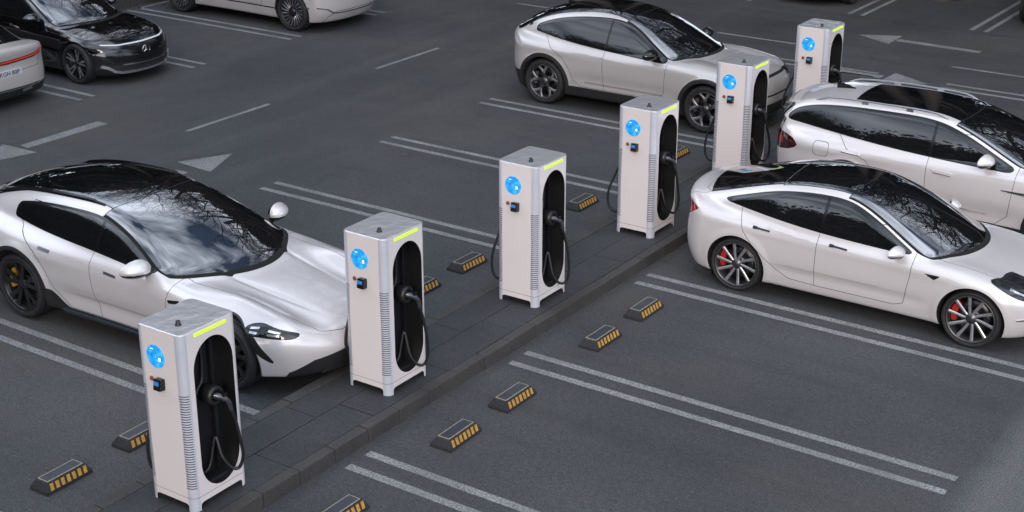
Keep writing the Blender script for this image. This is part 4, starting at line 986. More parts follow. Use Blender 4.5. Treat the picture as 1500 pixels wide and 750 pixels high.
# ------------------------------------------------------------------ ground and markings
def asphalt():
    m, nt, b = _mat('asphalt')
    tc = nt.nodes.new('ShaderNodeTexCoord'); P = tc.outputs['Object']
    sp = nt.nodes.new('ShaderNodeSeparateXYZ'); nt.links.new(P, sp.inputs[0])
    base = ramp(nt, noise(nt, P, .35, 5), [(.28, (.034, .0355, .0395)), (.72, (.062, .063, .0655))])
    agg = ramp(nt, noise(nt, P, 60, 3, .8), [(.34, .38), (.5, 1.), (.66, 1.9)])
    col = mixc(nt, 1., base, agg, 'MULTIPLY')
    agg2 = ramp(nt, noise(nt, P, 20, 5, .8), [(.32, .66), (.68, 1.42)])
    col = mixc(nt, 1., col, agg2, 'MULTIPLY')
    # pale specks of stone
    vo = nt.nodes.new('ShaderNodeTexVoronoi'); vo.inputs['Scale'].default_value = 16; nt.links.new(P, vo.inputs['Vector'])
    spk = mth(nt, 'LESS_THAN', vo.outputs['Distance'], .075)
    vo2 = noise(nt, P, 3.1, 2)
    spk = mth(nt, 'MULTIPLY', spk, mth(nt, 'GREATER_THAN', vo2, .58))
    col = mixc(nt, mth(nt, 'MULTIPLY', spk, .55), col, (.16, .16, .165))
    # wheel polish and dust streaks running along the lanes (world y)
    mp = nt.nodes.new('ShaderNodeMapping'); mp.inputs['Scale'].default_value = (1.5, .10, 1); nt.links.new(P, mp.inputs['Vector'])
    st = ramp(nt, noise(nt, mp.outputs[0], 1.1, 6, .65), [(.45, 0.), (.75, 1.)])
    lane = mth(nt, 'MULTIPLY', mth(nt, 'LESS_THAN', sp.outputs[0], -5.2), mth(nt, 'GREATER_THAN', sp.outputs[0], -12.2))
    col = mixc(nt, mth(nt, 'MULTIPLY', mth(nt, 'MULTIPLY', st, lane), .35), col, (.10, .10, .10))
    # pale dusty band where the right bays meet the drive lane
    wob = mth(nt, 'MULTIPLY', mth(nt, 'SUBTRACT', noise(nt, P, 2.2, 4), .5), .22)
    d = mth(nt, 'ADD', mth(nt, 'SUBTRACT', sp.outputs[0], 5.54), wob)
    up = mth(nt, 'SMOOTH_MIN', mth(nt, 'MAXIMUM', mth(nt, 'MULTIPLY', d, 3.2), 0.), 1., .3)
    fall = mth(nt, 'SUBTRACT', 1., mth(nt, 'MULTIPLY', mth(nt, 'SUBTRACT', d, .25), .75), clamp=True)
    band = mth(nt, 'MULTIPLY', mth(nt, 'MULTIPLY', up, fall, clamp=True), .62)
    col = mixc(nt, band, col, mixc(nt, 1., (.145, .145, .15), agg, 'MULTIPLY'))
    # tyre marks across the bays (world x)
    mp2 = nt.nodes.new('ShaderNodeMapping'); mp2.inputs['Scale'].default_value = (.12, 2.2, 1); nt.links.new(P, mp2.inputs['Vector'])
    tm = ramp(nt, noise(nt, mp2.outputs[0], 1.0, 5, .6), [(.52, 0.), (.68, 1.)])
    inb = mth(nt, 'LESS_THAN', mth(nt, 'ABSOLUTE', sp.outputs[0]), 5.4)
    col = mixc(nt, mth(nt, 'MULTIPLY', mth(nt, 'MULTIPLY', tm, inb), .30), col, (.022, .022, .024))
    # brownish dust lying in patches
    du = ramp(nt, noise(nt, P, .22, 5, .6), [(.50, 0.), (.68, 1.)])
    col = mixc(nt, mth(nt, 'MULTIPLY', du, .40), col, mixc(nt, 1., (.088, .076, .064), agg, 'MULTIPLY'))
    # dark oil spots
    oil = ramp(nt, noise(nt, P, .9, 3), [(.66, 0.), (.74, 1.)])
    col = mixc(nt, mth(nt, 'MULTIPLY', oil, .25), col, (.02, .02, .022))
    nt.links.new(col, b.inputs['Base Color'])
    nt.links.new(ramp(nt, noise(nt, P, 1.5, 4), [(.3, .62), (.7, .85)]), b.inputs['Roughness'])
    bp = nt.nodes.new('ShaderNodeBump'); bp.inputs['Strength'].default_value = .5; bp.inputs['Distance'].default_value = .004
    nt.links.new(noise(nt, P, 110, 3, .7), bp.inputs['Height']); nt.links.new(bp.outputs['Normal'], b.inputs['Normal'])
    return m

def line_paint():
    m, nt, b = _mat('worn_line_paint')
    tc = nt.nodes.new('ShaderNodeTexCoord'); P = tc.outputs['Object']
    w = ramp(nt, noise(nt, P, 48, 4, .85), [(.44, 0.), (.54, 1.)])
    big = ramp(nt, noise(nt, P, 1.7, 4), [(.3, .40), (.65, 1.)])
    f = mth(nt, 'MULTIPLY', w, big)
    f = mth(nt, 'ADD', mth(nt, 'MULTIPLY', f, .78), .20, clamp=True)
    nt.links.new(mixc(nt, f, (.055, .056, .06), (.33, .33, .325)), b.inputs['Base Color'])
    b.inputs['Roughness'].default_value = .75
    return m

def stone(name, c0, c1, sc=30):
    m, nt, b = _mat(name)
    tc = nt.nodes.new('ShaderNodeTexCoord'); P = tc.outputs['Object']
    a = ramp(nt, noise(nt, P, sc, 5, .75), [(.3, c0), (.72, c1)])
    k = ramp(nt, noise(nt, P, 1.6, 4), [(.3, .72), (.7, 1.25)])
    nt.links.new(mixc(nt, 1., a, k, 'MULTIPLY'), b.inputs['Base Color'])
    b.inputs['Roughness'].default_value = .72
    bp = nt.nodes.new('ShaderNodeBump'); bp.inputs['Strength'].default_value = .35; bp.inputs['Distance'].default_value = .006
    nt.links.new(noise(nt, P, sc * 2.5, 4, .7), bp.inputs['Height']); nt.links.new(bp.outputs['Normal'], b.inputs['Normal'])
    return m

ASPH = asphalt(); LINE = line_paint()
KERB = stone('kerb_stone', (.026, .0255, .025), (.072, .067, .062), 34)
PAVE = stone('paving_slab', (.014, .015, .0175), (.052, .053, .058), 38)
JOINT = mat('joint', (.012, .012, .013), .9, nscale=30, namp=.3)

g = MB(); g.add([(-450, -450, 0), (450, -450, 0), (450, 450, 0), (-450, 450, 0)], [[0, 1, 2, 3]])
tag(g.build('ground', ASPH), kind='structure')

def quad(m, pts, z=.004): m.add([(x, y, z) for x, y in pts], [list(range(len(pts)))])
ln = MB()
HW = .05
def bar(x0, x1, y): quad(ln, [(x0, y - HW), (x1, y - HW), (x1, y + HW), (x0, y + HW)])
for k in range(-3, 8):
    y = 1.59 + 2.733 * k
    if y > 18.5: break
    for yy in (y, y + .30):
        if yy < 18.6:
            bar(.66, 5.52, yy); bar(-5.60, -.80 + .17, yy)
for k in range(-5, 6):
    y = 8.72 + 2.71 * k
    for yy in (y, y + .30): bar(-16.25, -11.44, yy)
def vbar(y0, y1, x, hw=.05): quad(ln, [(x - hw, y0), (x + hw, y0), (x + hw, y1), (x - hw, y1)])
for k in range(-5, 5):
    x = -2.91 + 2.7 * k
    for d in (-.15, .15): vbar(22.72, 27.5, x + d)
# lane dashes
for y0, y1 in ((-5, -3.05), (-1.6, .4), (3.2, 5.1), (8.45, 10.39), (13.3, 15.25)): vbar(y0, y1, -8.55, .045)
for x0, x1 in ((-9.6, -7.6), (-4.6, -2.60), (.33, 2.3), (5.2, 7.2)): quad(ln, [(x0, 19.51), (x1, 19.51), (x1, 19.6), (x0, 19.6)])
vbar(14.4, 23.0, -16.2, .05)
# direction arrows: shaft and a one sided head
quad(ln, [(-10.17, 6.42), (-9.95, 6.38), (-9.93, 8.0), (-10.19, 8.0)]); quad(ln, [(-10.42, 6.30), (-10.0, 5.0), (-9.66, 6.33)])
quad(ln, [(-7.23, 5.4), (-7.0, 5.4), (-6.98, 6.96), (-7.23, 6.96)]); quad(ln, [(-7.5, 7.22), (-6.73, 7.16), (-7.1, 8.0)])
quad(ln, [(-1.30, 20.9), (.41, 20.86), (.41, 21.05), (-1.30, 21.12)]); quad(ln, [(-2.15, 21.03), (-1.33, 20.6), (-1.34, 21.42)])
quad(ln, [(-2.0, 17.92), (-.50, 17.98), (-.48, 18.2), (-2.0, 18.2)]); quad(ln, [(-.42, 17.62), (.40, 18.07), (-.38, 18.5)])
tag(ln.build('road_marking', LINE), kind='structure')

# the paved island
def bbox(m, x0, x1, y0, y1, z0, z1, bev=.006, mi=0):
    m.box(((x0 + x1) / 2, (y0 + y1) / 2, (z0 + z1) / 2), (x1 - x0, y1 - y0, z1 - z0), bev, mi)
isl = MB(); Y0, Y1 = -6.3, 17.2
bbox(isl, -.57, .51, Y0 + .01, Y1 - .01, 0, .138, 0, 2)
for sx0, sx1 in ((-.60, -.462), (.405, .53)):
    y = Y0
    while y < Y1 - .01:
        y2 = min(y + .492, Y1); dz = rng.uniform(-.003, .003); dx = rng.uniform(-.004, .004)
        bbox(isl, sx0 + dx, sx1 + dx, y + .005, y2 - .005, -.05, .15 + dz, .009, 0); y = y2
for px0, px1, ph in ((-.455, -.052, .35), (-.044, .398, 0.)):
    y = Y0 - ph
    while y < Y1 - .02:
        y2 = min(y + 1.23, Y1)
        bbox(isl, px0, px1, max(y, Y0) + .005, y2 - .005, .05, .147 + rng.uniform(-.002, .002), .004, 1); y = y2
tag(isl.build('paved_island', [KERB, PAVE, JOINT]), kind='structure')

# low stone wall behind the far row
wl = MB(); y = -6.
while y < 30:
    bbox(wl, -16.75, -16.42, y + .004, y + 1.19, -.05, .42, .012, 0); bbox(wl, -16.78, -16.39, y + .004, y + 1.19, .422, .48, .01, 0); y += 1.2
tag(wl.build('stone_wall', [KERB]), 'low dark stone wall running behind the far left row of cars', 'wall')

# ------------------------------------------------------------------ wheel stops
STOPRUB = mat('stop_rubber', (.02, .021, .024), .65, nscale=30, namp=.3, bump=.15, bscale=250)
STOPYEL = mat('stop_yellow', (.40, .21, .028), .6, nscale=40, namp=.35)
STOPTOP = mat('stop_top_panel', (.035, .042, .055), .45, nscale=20, namp=.2)
STOPEDGE = mat('stop_pale_line', (.33, .29, .20), .6, nscale=30, namp=.2)
def make_stop():
    r = empty('wheel_stop', (0, 0, 0))
    L, W, H, e, s = .27, .125, .105, .045, .05
    b = MB()
    V = []
    for z, ix, iy in ((0, 0, 0), (.03, .004, .004), (H - .006, s - .004, e - .004), (H, s + .004, e + .004)):
        for sx, sy in ((-1, -1), (1, -1), (1, 1), (-1, 1)): V.append((sx * (W - ix), sy * (L - iy), z))
    F = [[4 * k + i, 4 * k + (i + 1) % 4, 4 * k + 4 + (i + 1) % 4, 4 * k + 4 + i] for k in range(3) for i in range(4)] + [[12, 13, 14, 15], [3, 2, 1, 0]]
    b.add(V, F)
    b.build('rubber_block', STOPRUB, r)
    t = MB(); t.box((0, 0, H + .001), (2 * (W - s) - .03, 2 * (L - e) - .045, .006), .001); t.build('top_panel', STOPTOP, r)
    f = MB(); a, c = W - s - .008, L - e - .016
    for x0, x1, y0, y1 in ((-a, a, -c, -c + .008), (-a, a, c - .008, c), (-a, -a + .008, -c + .008, c - .008), (a - .008, a, -c + .008, c - .008)):
        f.box(((x0 + x1) / 2, (y0 + y1) / 2, H + .001), (x1 - x0, y1 - y0, .008), 0)
    f.build('pale_border', STOPEDGE, r)
    # reflective blocks on both long faces
    for sg in (1, -1):
        for k in range(7):
            y = -L + .075 + k * (2 * L - .15) / 6
            p = MB(); x0, x1 = W - .004 - .004, W - s + .004
            P = []
            for z, x in ((.034, W - .006), (H - .016, W - s + .008)):
                for yy in (y - .0185, y + .0185):
                    P += [(sg * (x + .004), yy + (.010 if z > .05 else -.004), z), (sg * (x - .012), yy + (.010 if z > .05 else -.004), z)]
            p.add(P, [[0, 2, 6, 4], [1, 5, 7, 3], [0, 1, 3, 2], [4, 6, 7, 5], [0, 4, 5, 1], [2, 3, 7, 6]])
            p.build('yellow_reflector', STOPYEL, r)
    return r
STOP = make_stop(); first = True
stops = []
cy = lambda k: 3.10 + 2.733 * k
for (side, k, q, lab) in (
    (-1, -1, -1, 'fully visible wheel stop left of the nearest charger'),
    (-1, -1, 1, 'wheel stop half hidden behind the left side of the nearest charger'),
    (-1, 1, -1, 'wheel stop peeking out right of the second nearest charger'),
    (-1, 1, 1, 'fully visible wheel stop behind the kerb between second and third nearest chargers'),
    (-1, 2, 1, 'fully visible wheel stop between third and fourth nearest chargers'),
    (-1, 3, 1, 'wheel stop peeking out right of the fourth nearest charger'),
    (1, -1, 1, 'wheel stop cut by the bottom edge of the photo'),
    (1, 0, -1, 'nearer wheel stop of the right bay facing the second nearest charger'),
    (1, 0, 1, 'farther wheel stop of the right bay facing the second nearest charger'),
    (1, 1, -1, 'nearer wheel stop of the right bay facing the third nearest charger'),
    (1, 1, 1, 'wheel stop nearest the bay line beside the white saloon'),
    (1, 2, -1, 'wheel stop in the shade under the tail of the white saloon'),
    ):
    o = STOP if first else copy_tree(STOP); first = False
    o.location = (1.19 if side > 0 else -1.37, cy(k) + q * .49, 0); o.rotation_euler = (0, 0, rng.uniform(-.02, .02))
    tag(o, lab, 'wheel stop', 'black and yellow wheel stops')
# ------------------------------------------------------------------ charging cabinets
def cab_white():
    m, nt, b = _mat('cabinet_white')
    tc = nt.nodes.new('ShaderNodeTexCoord'); P = tc.outputs['Object']
    f = noise(nt, P, 2.5, 4)
    nt.links.new(mixc(nt, f, (.69, .64, .63), (.75, .695, .685)), b.inputs['Base Color'])
    b.inputs['Roughness'].default_value = .38; b.inputs['Coat Weight'].default_value = .7; b.inputs['Coat Roughness'].default_value = .08
    return m
def cab_top():
    m, nt, b = _mat('cabinet_top_metal')
    tc = nt.nodes.new('ShaderNodeTexCoord'); P = tc.outputs['Object']
    nt.links.new(mixc(nt, noise(nt, P, 9, 5), (.42, .42, .43), (.52, .515, .52)), b.inputs['Base Color'])
    b.inputs['Metallic'].default_value = .15; b.inputs['Roughness'].default_value = .30; b.inputs['Coat Weight'].default_value = 1.; b.inputs['Coat Roughness'].default_value = .04; b.inputs['Coat IOR'].default_value = 2.3
    bp = nt.nodes.new('ShaderNodeBump'); bp.inputs['Strength'].default_value = .5; bp.inputs['Distance'].default_value = .02
    nt.links.new(noise(nt, P, 7, 3), bp.inputs['Height']); nt.links.new(bp.outputs['Normal'], b.inputs['Normal']); nt.links.new(bp.outputs['Normal'], b.inputs['Coat Normal'])
    return m
CWHITE = cab_white(); CTOP = cab_top()
CORNER = mat('corner_aluminium', (.64, .66, .73), .30, .30, coat=.6, nscale=3, namp=.05)
CBLACK = mat('recess_black', (.004, .004, .0045), .55, nscale=6, namp=.3)
SLOT = mat('vent_slot_dark', (.035, .034, .036), .7, nscale=6, namp=.2)
CABLE = mat('cable_rubber', (.012, .012, .013), .42, nscale=20, namp=.2)
GRIP = mat('plug_grip', (.03, .034, .042), .25, nscale=20, namp=.25, coat=.5)
GREEN = mat('green_light', (.45, .75, .03), .4, emit=(.50, .86, .03), estr=.85, nscale=4, namp=.03)
BTN = mat('button_red', (.22, .06, .05), .4, nscale=60, namp=.2)
def screen_mat():
    m, nt, b = _mat('round_screen')
    tc = nt.nodes.new('ShaderNodeTexCoord'); P = tc.outputs['Object']
    f = noise(nt, P, 16, 3, .6)
    c = ramp(nt, f, [(.30, (.0, .22, .66)), (.52, (.02, .40, .86)), (.74, (.14, .66, .95))])
    nt.links.new(c, b.inputs['Emission Color']); b.inputs['Emission Strength'].default_value = .95
    b.inputs['Base Color'].default_value = (.01, .05, .15, 1); b.inputs['Roughness'].default_value = .1
    return m
SCREEN = screen_mat()
SCRDARK = mat('screen_ink', (.0, .12, .5), .3, emit=(.0, .17, .72), estr=.9, nscale=6, namp=.05)
SCRLITE = mat('screen_light', (.7, .85, 1), .3, emit=(.75, .93, 1), estr=1.0, nscale=6, namp=.05)
TERMBLUE = mat('terminal_display', (.02, .12, .3), .2, emit=(.03, .16, .45), estr=.6, nscale=30, namp=.2)

def make_charger():
    r = empty('charger', (0, 0, .147)); cables = []
    W, D, H, cr = .275, .33, 1.70, .068     # half width (x), half depth (y), height, corner radius; y centre at D
    # perimeter
    segs = []
    for (cx, cy_, a0) in ((W - cr, -D + cr, -90), (W - cr, D - cr, 0), (-W + cr, D - cr, 90), (-W + cr, -D + cr, 180)):
        for a in np.linspace(a0, a0 + 90, 9): segs.append((cx + cr * math.cos(R(a)), cy_ + cr * math.sin(R(a)), math.cos(R(a)), math.sin(R(a))))
    P = []
    n0 = len(segs)
    for i in range(n0):
        a, b = segs[i], segs[(i + 1) % n0]; L = math.hypot(b[0] - a[0], b[1] - a[1]); k = max(1, int(math.ceil(L / .02)))
        for q in range(k):
            t = q / k; v = [a[j] * (1 - t) + b[j] * t for j in range(4)]; P.append(v)
    P = np.array(P); n = len(P)
    sl = np.array([(.235 + k * (.90 / 37)) for k in range(38)])
    zs = np.unique(np.round(np.concatenate([np.arange(0, .13, .02), [.129, .135, .141], np.arange(.16, .22, .02), sl - .0122, sl, sl + .0122, [1.16], np.arange(1.18, H, .02), [H]]), 4)); m = len(zs)
    V = np.concatenate([np.stack([P[:, 0], P[:, 1] + D, np.full(n, z)], 1) for z in zs])
    I = np.arange(n); J = (I + 1) % n
    Q = np.concatenate([np.stack([I + k * n, J + k * n, J + (k + 1) * n, I + (k + 1) * n], 1) for k in range(m - 1)])
    T = np.concatenate([Q[:, [0, 1, 2]], Q[:, [0, 2, 3]]])
    yc = .352
    def stad(V):      # opening on both x faces, negative inside
        y = np.abs(V[:, 1] - yc); z = V[:, 2]
        zz = np.clip(np.abs(z - .875) - .44, 0, None) / 1.18
        d = np.hypot(y, zz) - .232
        return np.maximum(d, W - .02 - np.abs(V[:, 0]))
    def leg(V):
        x = np.abs(V[:, 0]); y = np.abs(V[:, 1] - D); z = V[:, 2]
        side = np.where(x > W - .005, y - (D - .075), x - (W - .075))
        return smax(side, z - (.075), .035)
    slots = [(.235 + k * (.90 / 37)) for k in range(38)]
    def vent(V):      # slots wrapping each front corner
        x = np.abs(V[:, 0]); y = V[:, 1]; z = V[:, 2]
        dz = np.min(np.abs(z[:, None] - np.array(slots)[None, :]), 1) - .0045
        lim = .012 * np.sin((z - .2) * 3.2)
        return np.maximum(np.maximum(dz, (W - .085 + lim) - x), np.maximum(y - .048, -9 * np.ones_like(z)))
    def groove(V):
        return np.abs(V[:, 2] - .135) - .0018
    def corner(V): return np.maximum((W - .078) - np.abs(V[:, 0]), V[:, 1] - .066)
    for fn in (stad, leg, vent, groove, corner): V, T = cut(V, T, fn(V))
    c = V[T].mean(1)
    lab = np.zeros(len(T), int)
    lab[corner(c) < 0] = 4; lab[groove(c) < 0] = 1; lab[vent(c) < 0] = 2; lab[(stad(c) < 0) | (leg(c) < 0)] = 3
    def norm(V):
        x, y = V[:, 0], V[:, 1] - D
        ox = np.clip(x, -W + cr, W - cr); oy = np.clip(y, -D + cr, D - cr)
        N_ = np.stack([x - ox, y - oy, 0 * x], 1); return N_ / (np.linalg.norm(N_, axis=1)[:, None] + 1e-9)
    t = T[(lab < 2) | (lab == 4)]; u, inv = np.unique(t, return_inverse=True)
    body = mesh_np('cabinet', V[u], inv.reshape(-1, 3), [CWHITE, SEAM, CORNER], r, norm(V[u]), True, np.where(lab == 4, 2, lab)[(lab < 2) | (lab == 4)])
    for sg in (1, -1):
        t = T[(lab == 2) & (c[:, 0] * sg > 0)]; u, inv = np.unique(t, return_inverse=True); nv = norm(V[u])
        mesh_np('vent_slots', V[u] - nv * .002, inv.reshape(-1, 3), SLOT, r, nv)
    # inner core seen through the leg cutouts and slots
    k = MB(); k.box((0, D, .09 + .06), (2 * W - .075, 2 * D - .075, .12), .02); k.build('base_frame', CBLACK, r)
    # top cap
    tp = MB(); V2 = []; rings = [(0, 0.), (.004, .006), (.012, .010)]
    for off, dz in rings: V2 += [(p[0] - p[2] * off, p[1] - p[3] * off + D, H + dz) for p in P]
    Fk = [[kk * n + i, kk * n + (i + 1) % n, (kk + 1) * n + (i + 1) % n, (kk + 1) * n + i] for kk in range(2) for i in range(n)]
    tp.add(V2, Fk, 0, True); tp.add(V2[2 * n:], [list(range(n))]); tp.build('top_cover', CTOP, r)
    kb = MB(); kb.lathe([(.0, .050), (.012, .049), (.019, .043), (.020, .018), (.026, .014), (.028, .0)], 20, 'z', (.085, .165, H + .008)); kb.build('antenna_knob', PLASTIC, r)
    # screen and controls on the front (y = 0)
    sc = MB(); cx, cz, rad = -.045, 1.595 - .147, .108
    sc.lathe([(0, -.006), (rad - .006, -.006), (rad, -.004), (rad, .02)], 48, 'y', (cx, 0, cz)); so = sc.build('screen', SCREEN, r)
    ui = MB(); ui.lathe([(.030, -.0085), (.036, -.0085), (.036, -.004), (.030, -.004)], 36, 'y', (cx - .01, 0, cz + .008), closed=True)
    for i in range(3): ui.box((cx - .01, -.0075, cz - .05 - i * .016), (.07 - .018 * i, .003, .006))
    ui.box((cx - .045, -.0075, cz + .055), (.05, .003, .006)); ui.build('screen_graphic', SCRDARK, so)
    u2 = MB(); u2.box((cx + .052, -.0078, cz - .018), (.022, .004, .032), .001); u2.box((cx - .035, -.0078, cz + .068), (.03, .003, .005)); u2.build('screen_highlight', SCRLITE, so)
    bt = MB(); bt.lathe([(0, -.012), (.017, -.012), (.021, -.008), (.024, 0), (.024, .01)], 24, 'y', (-.118, 0, 1.369 - .147)); bt.build('stop_button', BTN, r)
    te = MB(); te.box((0, -.028, 1.352 - .147), (.082, .07, .105), .008, 0, Matrix.Rotation(R(-8), 4, 'X')); to = te.build('card_terminal', BLACKGLOSS, r)
    td = MB(); td.box((0, -.0655, 1.372 - .147), (.056, .006, .034), .001, 0, Matrix.Rotation(R(-8), 4, 'X')); td.build('display', TERMBLUE, to)
    tk = MB()
    for i in range(3):
        for j in range(3): tk.box((-.018 + .018 * i, -.0615 + .0 * j, 1.342 - .147 - j * .011), (.012, .006, .007))
    tk.build('keypad', GREYMETAL, to)
    for sg in (1, -1):
        flipy = (lambda q: q) if sg > 0 else (lambda q: .66 - q)
        # recess tub: follow the opening outline inwards
        m2 = MB(); out = []
        prof = []
        for a in np.linspace(0, 2 * math.pi, 97)[:-1]:
            lo, hi = 0, 1.2
            dy, dz = math.cos(a), math.sin(a)
            for _ in range(30):
                q = (lo + hi) / 2; pt = np.array([[W, yc + dy * q * .35, .87 + dz * q * 1.0]])
                lo, hi = (q, hi) if stad(pt)[0] < 0 else (lo, q)
            prof.append((yc + dy * lo * .35, .87 + dz * lo))
        kk = len(prof)
        Vr = [(sg * (W + .002), y, z) for y, z in prof] + [(sg * (W - .16), yc + (y - yc) * .97, .87 + (z - .87) * .99) for y, z in prof]
        m2.add(Vr, [[i, (i + 1) % kk, kk + (i + 1) % kk, kk + i] for i in range(kk)], 0, True); m2.add(Vr[kk:], [list(range(kk))])
        tub = m2.build('cable_recess', CBLACK, r)
        # a raised rib in the recess and the holster ring
        rb_ = MB(); rb_.box((sg * (W - .14), yc + .10, .87), (.05, .05, 1.36), .01); rb_.build('recess_rib', BLACKGLOSS, tub)
        hx = W - .05; hy, hz = yc + .02, 1.0
        h = MB(); h.lathe([(.055, -.10), (.085, -.10), (.092, .0), (.088, .035), (.062, .045), (.05, .03), (.046, -.02), (.0, -.03)], 36, 'x', (0, 0, 0))
        h.v = [(sg * (hx + a * 1.), flipy(hy + b), hz + c_) for a, b, c_ in h.v]; h.build('plug_holster', CABLE, tub)
        # plug handle leaning out of the holster
        p = MB(); p0 = Vector((sg * (hx + .01), hy, hz)); pts = [p0, p0 + Vector((sg * .055, .030, -.015)), p0 + Vector((sg * .095, .065, -.06)), p0 + Vector((sg * .105, .085, -.15))]
        p.tube(catmull(pts, 5), .03, 12, radii=list(np.interp(np.linspace(0, 1, 16), [0, .3, .6, 1], [.036, .032, .025, .020])))
        p.v = [(a, flipy(b), c_) for a, b, c_ in p.v]; po = p.build('plug', GRIP, r)
        p2 = MB(); p2.box((sg * (hx + .085), hy + .045, hz + .012), (.03, .05, .035), .008); p2.v = [(a, flipy(b), c_) for a, b, c_ in p2.v]; p2.build('plug_latch', BLACKGLOSS, po)
        cables.append((sg, pts[-1]))
        gl = MB(); gl.box((sg * (W - .002), .345, H - .035), (.014, .375, .030), .003); gl.build('light_bar', GREEN, r)
    return r, cables
CH, ENDS = make_charger()

def hang_cables(root, rd, out):
    W, yc = .275, .345
    for sg, e in ENDS:
        k = out if sg < 0 else rd.uniform(.9, 1.35); dr = rd.uniform(-.05, .05); sw = rd.uniform(-.02, .03)
        cb = MB()
        loop = [e, e + Vector((sg * .012 * k, .03, -.12)), e + Vector((sg * .03 * k, .075 + sw, -.34)), e + Vector((sg * .03 * k, .085 + sw, -.52 + dr)), e + Vector((sg * .012 * (k - 1), .06 + sw, -.63 + dr)), e + Vector((sg * -.045, -.01, -.62 + dr)),
                e + Vector((sg * -.10, -.06, -.50 + dr)), Vector((sg * (W - .11), yc + .06, .55)), Vector((sg * (W - .12), yc - .02, .30)), Vector((sg * (W - .12), yc - .12, .27)), Vector((sg * (W - .12), yc - .18, .45)),
                Vector((sg * (W - .12), yc - .175, .8)), Vector((sg * (W - .11), yc - .12, 1.06)), Vector((sg * (W - .13), yc - .02, 1.16)), Vector((sg * (W - .14), yc + .0, 1.45))]
        cb.tube(catmull(loop, 7), .0155, 10)
        if sg < 0: cb.v = [(a, .66 - b, c_) for a, b, c_ in cb.v]
        cb.build('charging_cable', CABLE, root)
ROOTS = []
for i, lab in enumerate(('nearest charger, in the lower left, with a mottled bright top', 'second nearest charger, beside the nose of the white estate car', 'third nearest charger, in the middle of the photo', 'fourth nearest charger, left of the tail of the white saloon', 'fifth nearest charger, covering a front wheel of the silver crossover', 'farthest charger, behind the roof of the white car with roof rails')):
    o = CH if i == 0 else copy_tree(CH)
    o.location = (0, 2.706 * i, .147); ROOTS.append(o)
    tag(o, lab, 'charger', 'white charging cabinets on the island')
for i, o in enumerate(ROOTS): hang_cables(o, random.Random(40 + i), (1., 1., 2.4, 3.6, 3.2, 4.)[i])

# ---- the row beyond: only bumpers and wheels reach into the photo
DARKBLUE = paint('dark_paint', (.012, .013, .018), rough=.1, flake=.3)
o = copy_tree(EXEC); o.name = 'dark_car'; o.location = (1.22, 24.75 + 1.0, 0); o.rotation_euler = (0, 0, -math.pi / 2)
tag(o, 'black car of which only a sliver shows at the right end of the top edge', 'car')
o = copy_tree(EXEC); o.name = 'dark_car'; o.location = (-4.30, 24.75 + .62, 0); o.rotation_euler = (0, 0, -math.pi / 2)
tag(o, 'dark car at the top edge above the farthest charger, only its wheel showing', 'car')
# ------------------------------------------------------------------ trees round the car park (mirrored in the cars), sky and sun
BARK = stone('tree_bark', (.018, .014, .011), (.05, .04, .032), 20)
LEAF1 = mat('autumn_leaf', (.085, .042, .016), .6, nscale=.6, namp=.6)
LEAF2 = mat('evergreen_leaf', (.018, .026, .012), .6, nscale=.6, namp=.5)
def grow(seed, H, spread, leafmat, leaves, lsize=.12, start=.25, depth=5):
    rd = random.Random(seed); tr = MB(); crown = MB(); tips = []
    def branch(p, d, L, r, lev):
        pts = [p]; n = 5 if lev < 3 else 3
        q = p.copy(); dd = d.copy()
        for i in range(n):
            dd = (dd + Vector((rd.gauss(0, .05 if lev == 0 else .15), rd.gauss(0, .05 if lev == 0 else .15), rd.gauss(0, .10) + (.07 if lev > 0 else 0)))).normalized()
            q = q + dd * (L / n); pts.append(q.copy())
        rad = list(np.linspace(r, r * (.55 if lev < 1 else .35), n + 1))
        (tr if lev == 0 else crown).tube(pts, r, 7 if lev == 0 else (5 if lev < 3 else 3), radii=rad, cap=False)
        if lev >= depth: tips.extend(pts[1:]); return
        k = {0: 9, 1: 6, 2: 5, 3: 4}.get(lev, 3)
        for i in range(k):
            t = (start if lev == 0 else .25) + (1 - (start if lev == 0 else .25)) * (i + rd.random()) / k
            f = t * n; a = int(min(f, n - 1)); bp = pts[a].lerp(pts[a + 1], f - a)
            az = rd.random() * 6.283; el = rd.uniform(.5, 1.1)
            up = (pts[a + 1] - pts[a]).normalized(); u = up.orthogonal().normalized(); w = up.cross(u)
            nd = (up * math.cos(el) + (u * math.cos(az) + w * math.sin(az)) * math.sin(el)).normalized()
            branch(bp, nd, L * rd.uniform(.42, .66) * spread * (1 - .45 * t if lev == 0 else 1), r * (.5 if lev == 0 else .55) * (1 - .4 * t), lev + 1)
    branch(Vector((0, 0, -.1)), Vector((0, 0, 1)), H * .72, H * .017, 0)
    V = []; F = []
    if leaves:
        for i in range(leaves):
            c = rd.choice(tips) + Vector((rd.gauss(0, .35), rd.gauss(0, .35), rd.gauss(0, .3)))
            a = Vector((rd.gauss(0, 1), rd.gauss(0, 1), rd.gauss(0, 1))).normalized(); b = a.orthogonal().normalized(); s = lsize * rd.uniform(.6, 1.5)
            o = len(V); V += [c - a * s, c + b * s * .55, c + a * s, c - b * s * .55]; F.append([o, o + 1, o + 2, o + 3])
        crown.add(V, F, 1)
    return tr, crown, leafmat
def tree_proto(*a, **k):
    tr, cr_, lm = grow(*a, **k)
    root = empty('tree', (0, 0, 0)); tr.build('trunk', BARK, root); cr_.build('crown', [BARK, lm], root)
    return root
T1 = tree_proto(3, 15, 1.15, LEAF1, 0, depth=5)
T2 = tree_proto(8, 13, 1.15, LEAF1, 1500, depth=5)
T3 = tree_proto(21, 12, .95, LEAF2, 16000, .22, .12, 3)
T4 = tree_proto(33, 9, 1.0, LEAF1, 24000, .13, .08, 3)
place = []
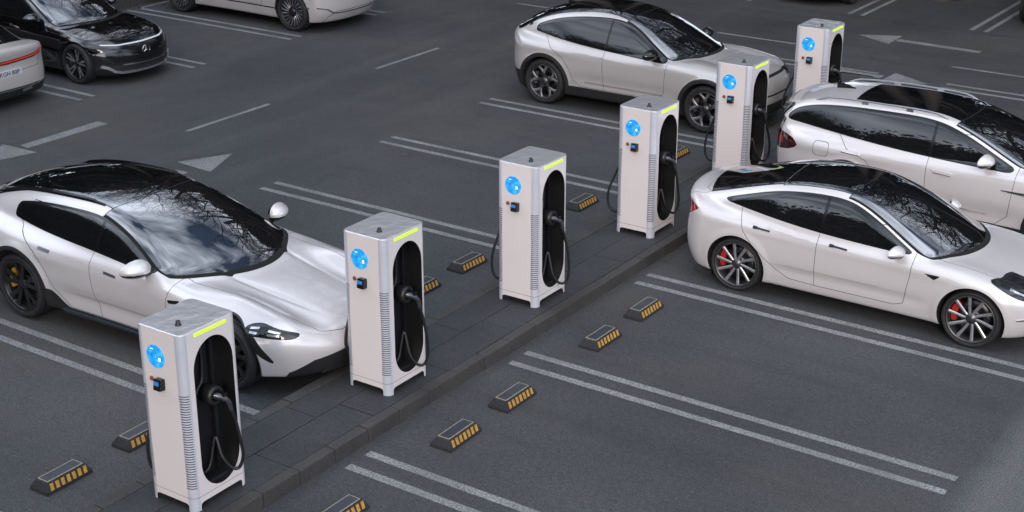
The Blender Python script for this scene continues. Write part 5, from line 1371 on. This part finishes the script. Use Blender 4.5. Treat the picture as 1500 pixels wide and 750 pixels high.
# bare trees whose branches the windscreens mirror
for x, y, s, t in TREES: place.append((x, y, s, t))
used = set(); names = {1: ('bare deciduous tree', 'bare_tree'), 2: ('nearly leafless tree', 'sparse_tree'), 3: ('dark evergreen tree', 'evergreen_tree'), 4: ('brown autumn tree', 'autumn_tree')}
for i, (x, y, s, t) in enumerate(place):
    src = {1: T1, 2: T2, 3: T3, 4: T4}[t]
    if t in used: o = copy_tree(src)
    else: o = src; used.add(t)
    o.name = names[t][1]; o.location = (x, y, 0); o.scale = (s,) * 3; o.rotation_euler = (0, 0, (i * 2.4) % 6.28)
    tag(o, '%s round the car park, seen only mirrored in car glass' % names[t][0], 'tree', names[t][0] + 's round the car park')

w = bpy.data.worlds.new('World'); scene.world = w; w.use_nodes = True
bg = w.node_tree.nodes['Background']
sky = w.node_tree.nodes.new('ShaderNodeTexSky'); sky.sky_type = 'NISHITA'; sky.sun_disc = False
SUN_EL, SUN_AZ = R(SUN[0]), R(SUN[1])        # azimuth from +y towards +x
sky.sun_elevation = SUN_EL; sky.sun_rotation = SUN_AZ; sky.air_density = SUN[2]; sky.dust_density = SUN[3]; sky.ozone_density = SUN[4]
nt = w.node_tree; gc = nt.nodes.new('ShaderNodeTexCoord')
mp = nt.nodes.new('ShaderNodeMapping'); mp.inputs['Scale'].default_value = (1, 1, 1.7); mp.inputs['Location'].default_value = CLOUD[3]
nt.links.new(gc.outputs['Generated'], mp.inputs['Vector'])
cm = ramp(nt, noise(nt, mp.outputs[0], CLOUD[2], 4, .55), [(CLOUD[0], 0.), (CLOUD[1], 1.)])
nt.links.new(mixc(nt, cm, sky.outputs[0], CLOUD[4]), bg.inputs[0]); bg.inputs[1].default_value = SUN[5]
l = bpy.data.lights.new('sun', 'SUN'); l.energy = SUN[6]; l.angle = R(SUN[7]); l.color = SUN[8]
lo = bpy.data.objects.new('sun', l); COL.objects.link(lo)
dv = Vector((math.sin(SUN_AZ) * math.cos(SUN_EL), math.cos(SUN_AZ) * math.cos(SUN_EL), math.sin(SUN_EL)))
lo.rotation_euler = dv.to_track_quat('Z', 'Y').to_euler(); lo.location = dv * 60
vs = scene.view_settings; vs.view_transform = 'Standard'; vs.look = 'None'; vs.gamma = 1; vs.use_curve_mapping = False; vs.exposure = EXPOSURE
cam()
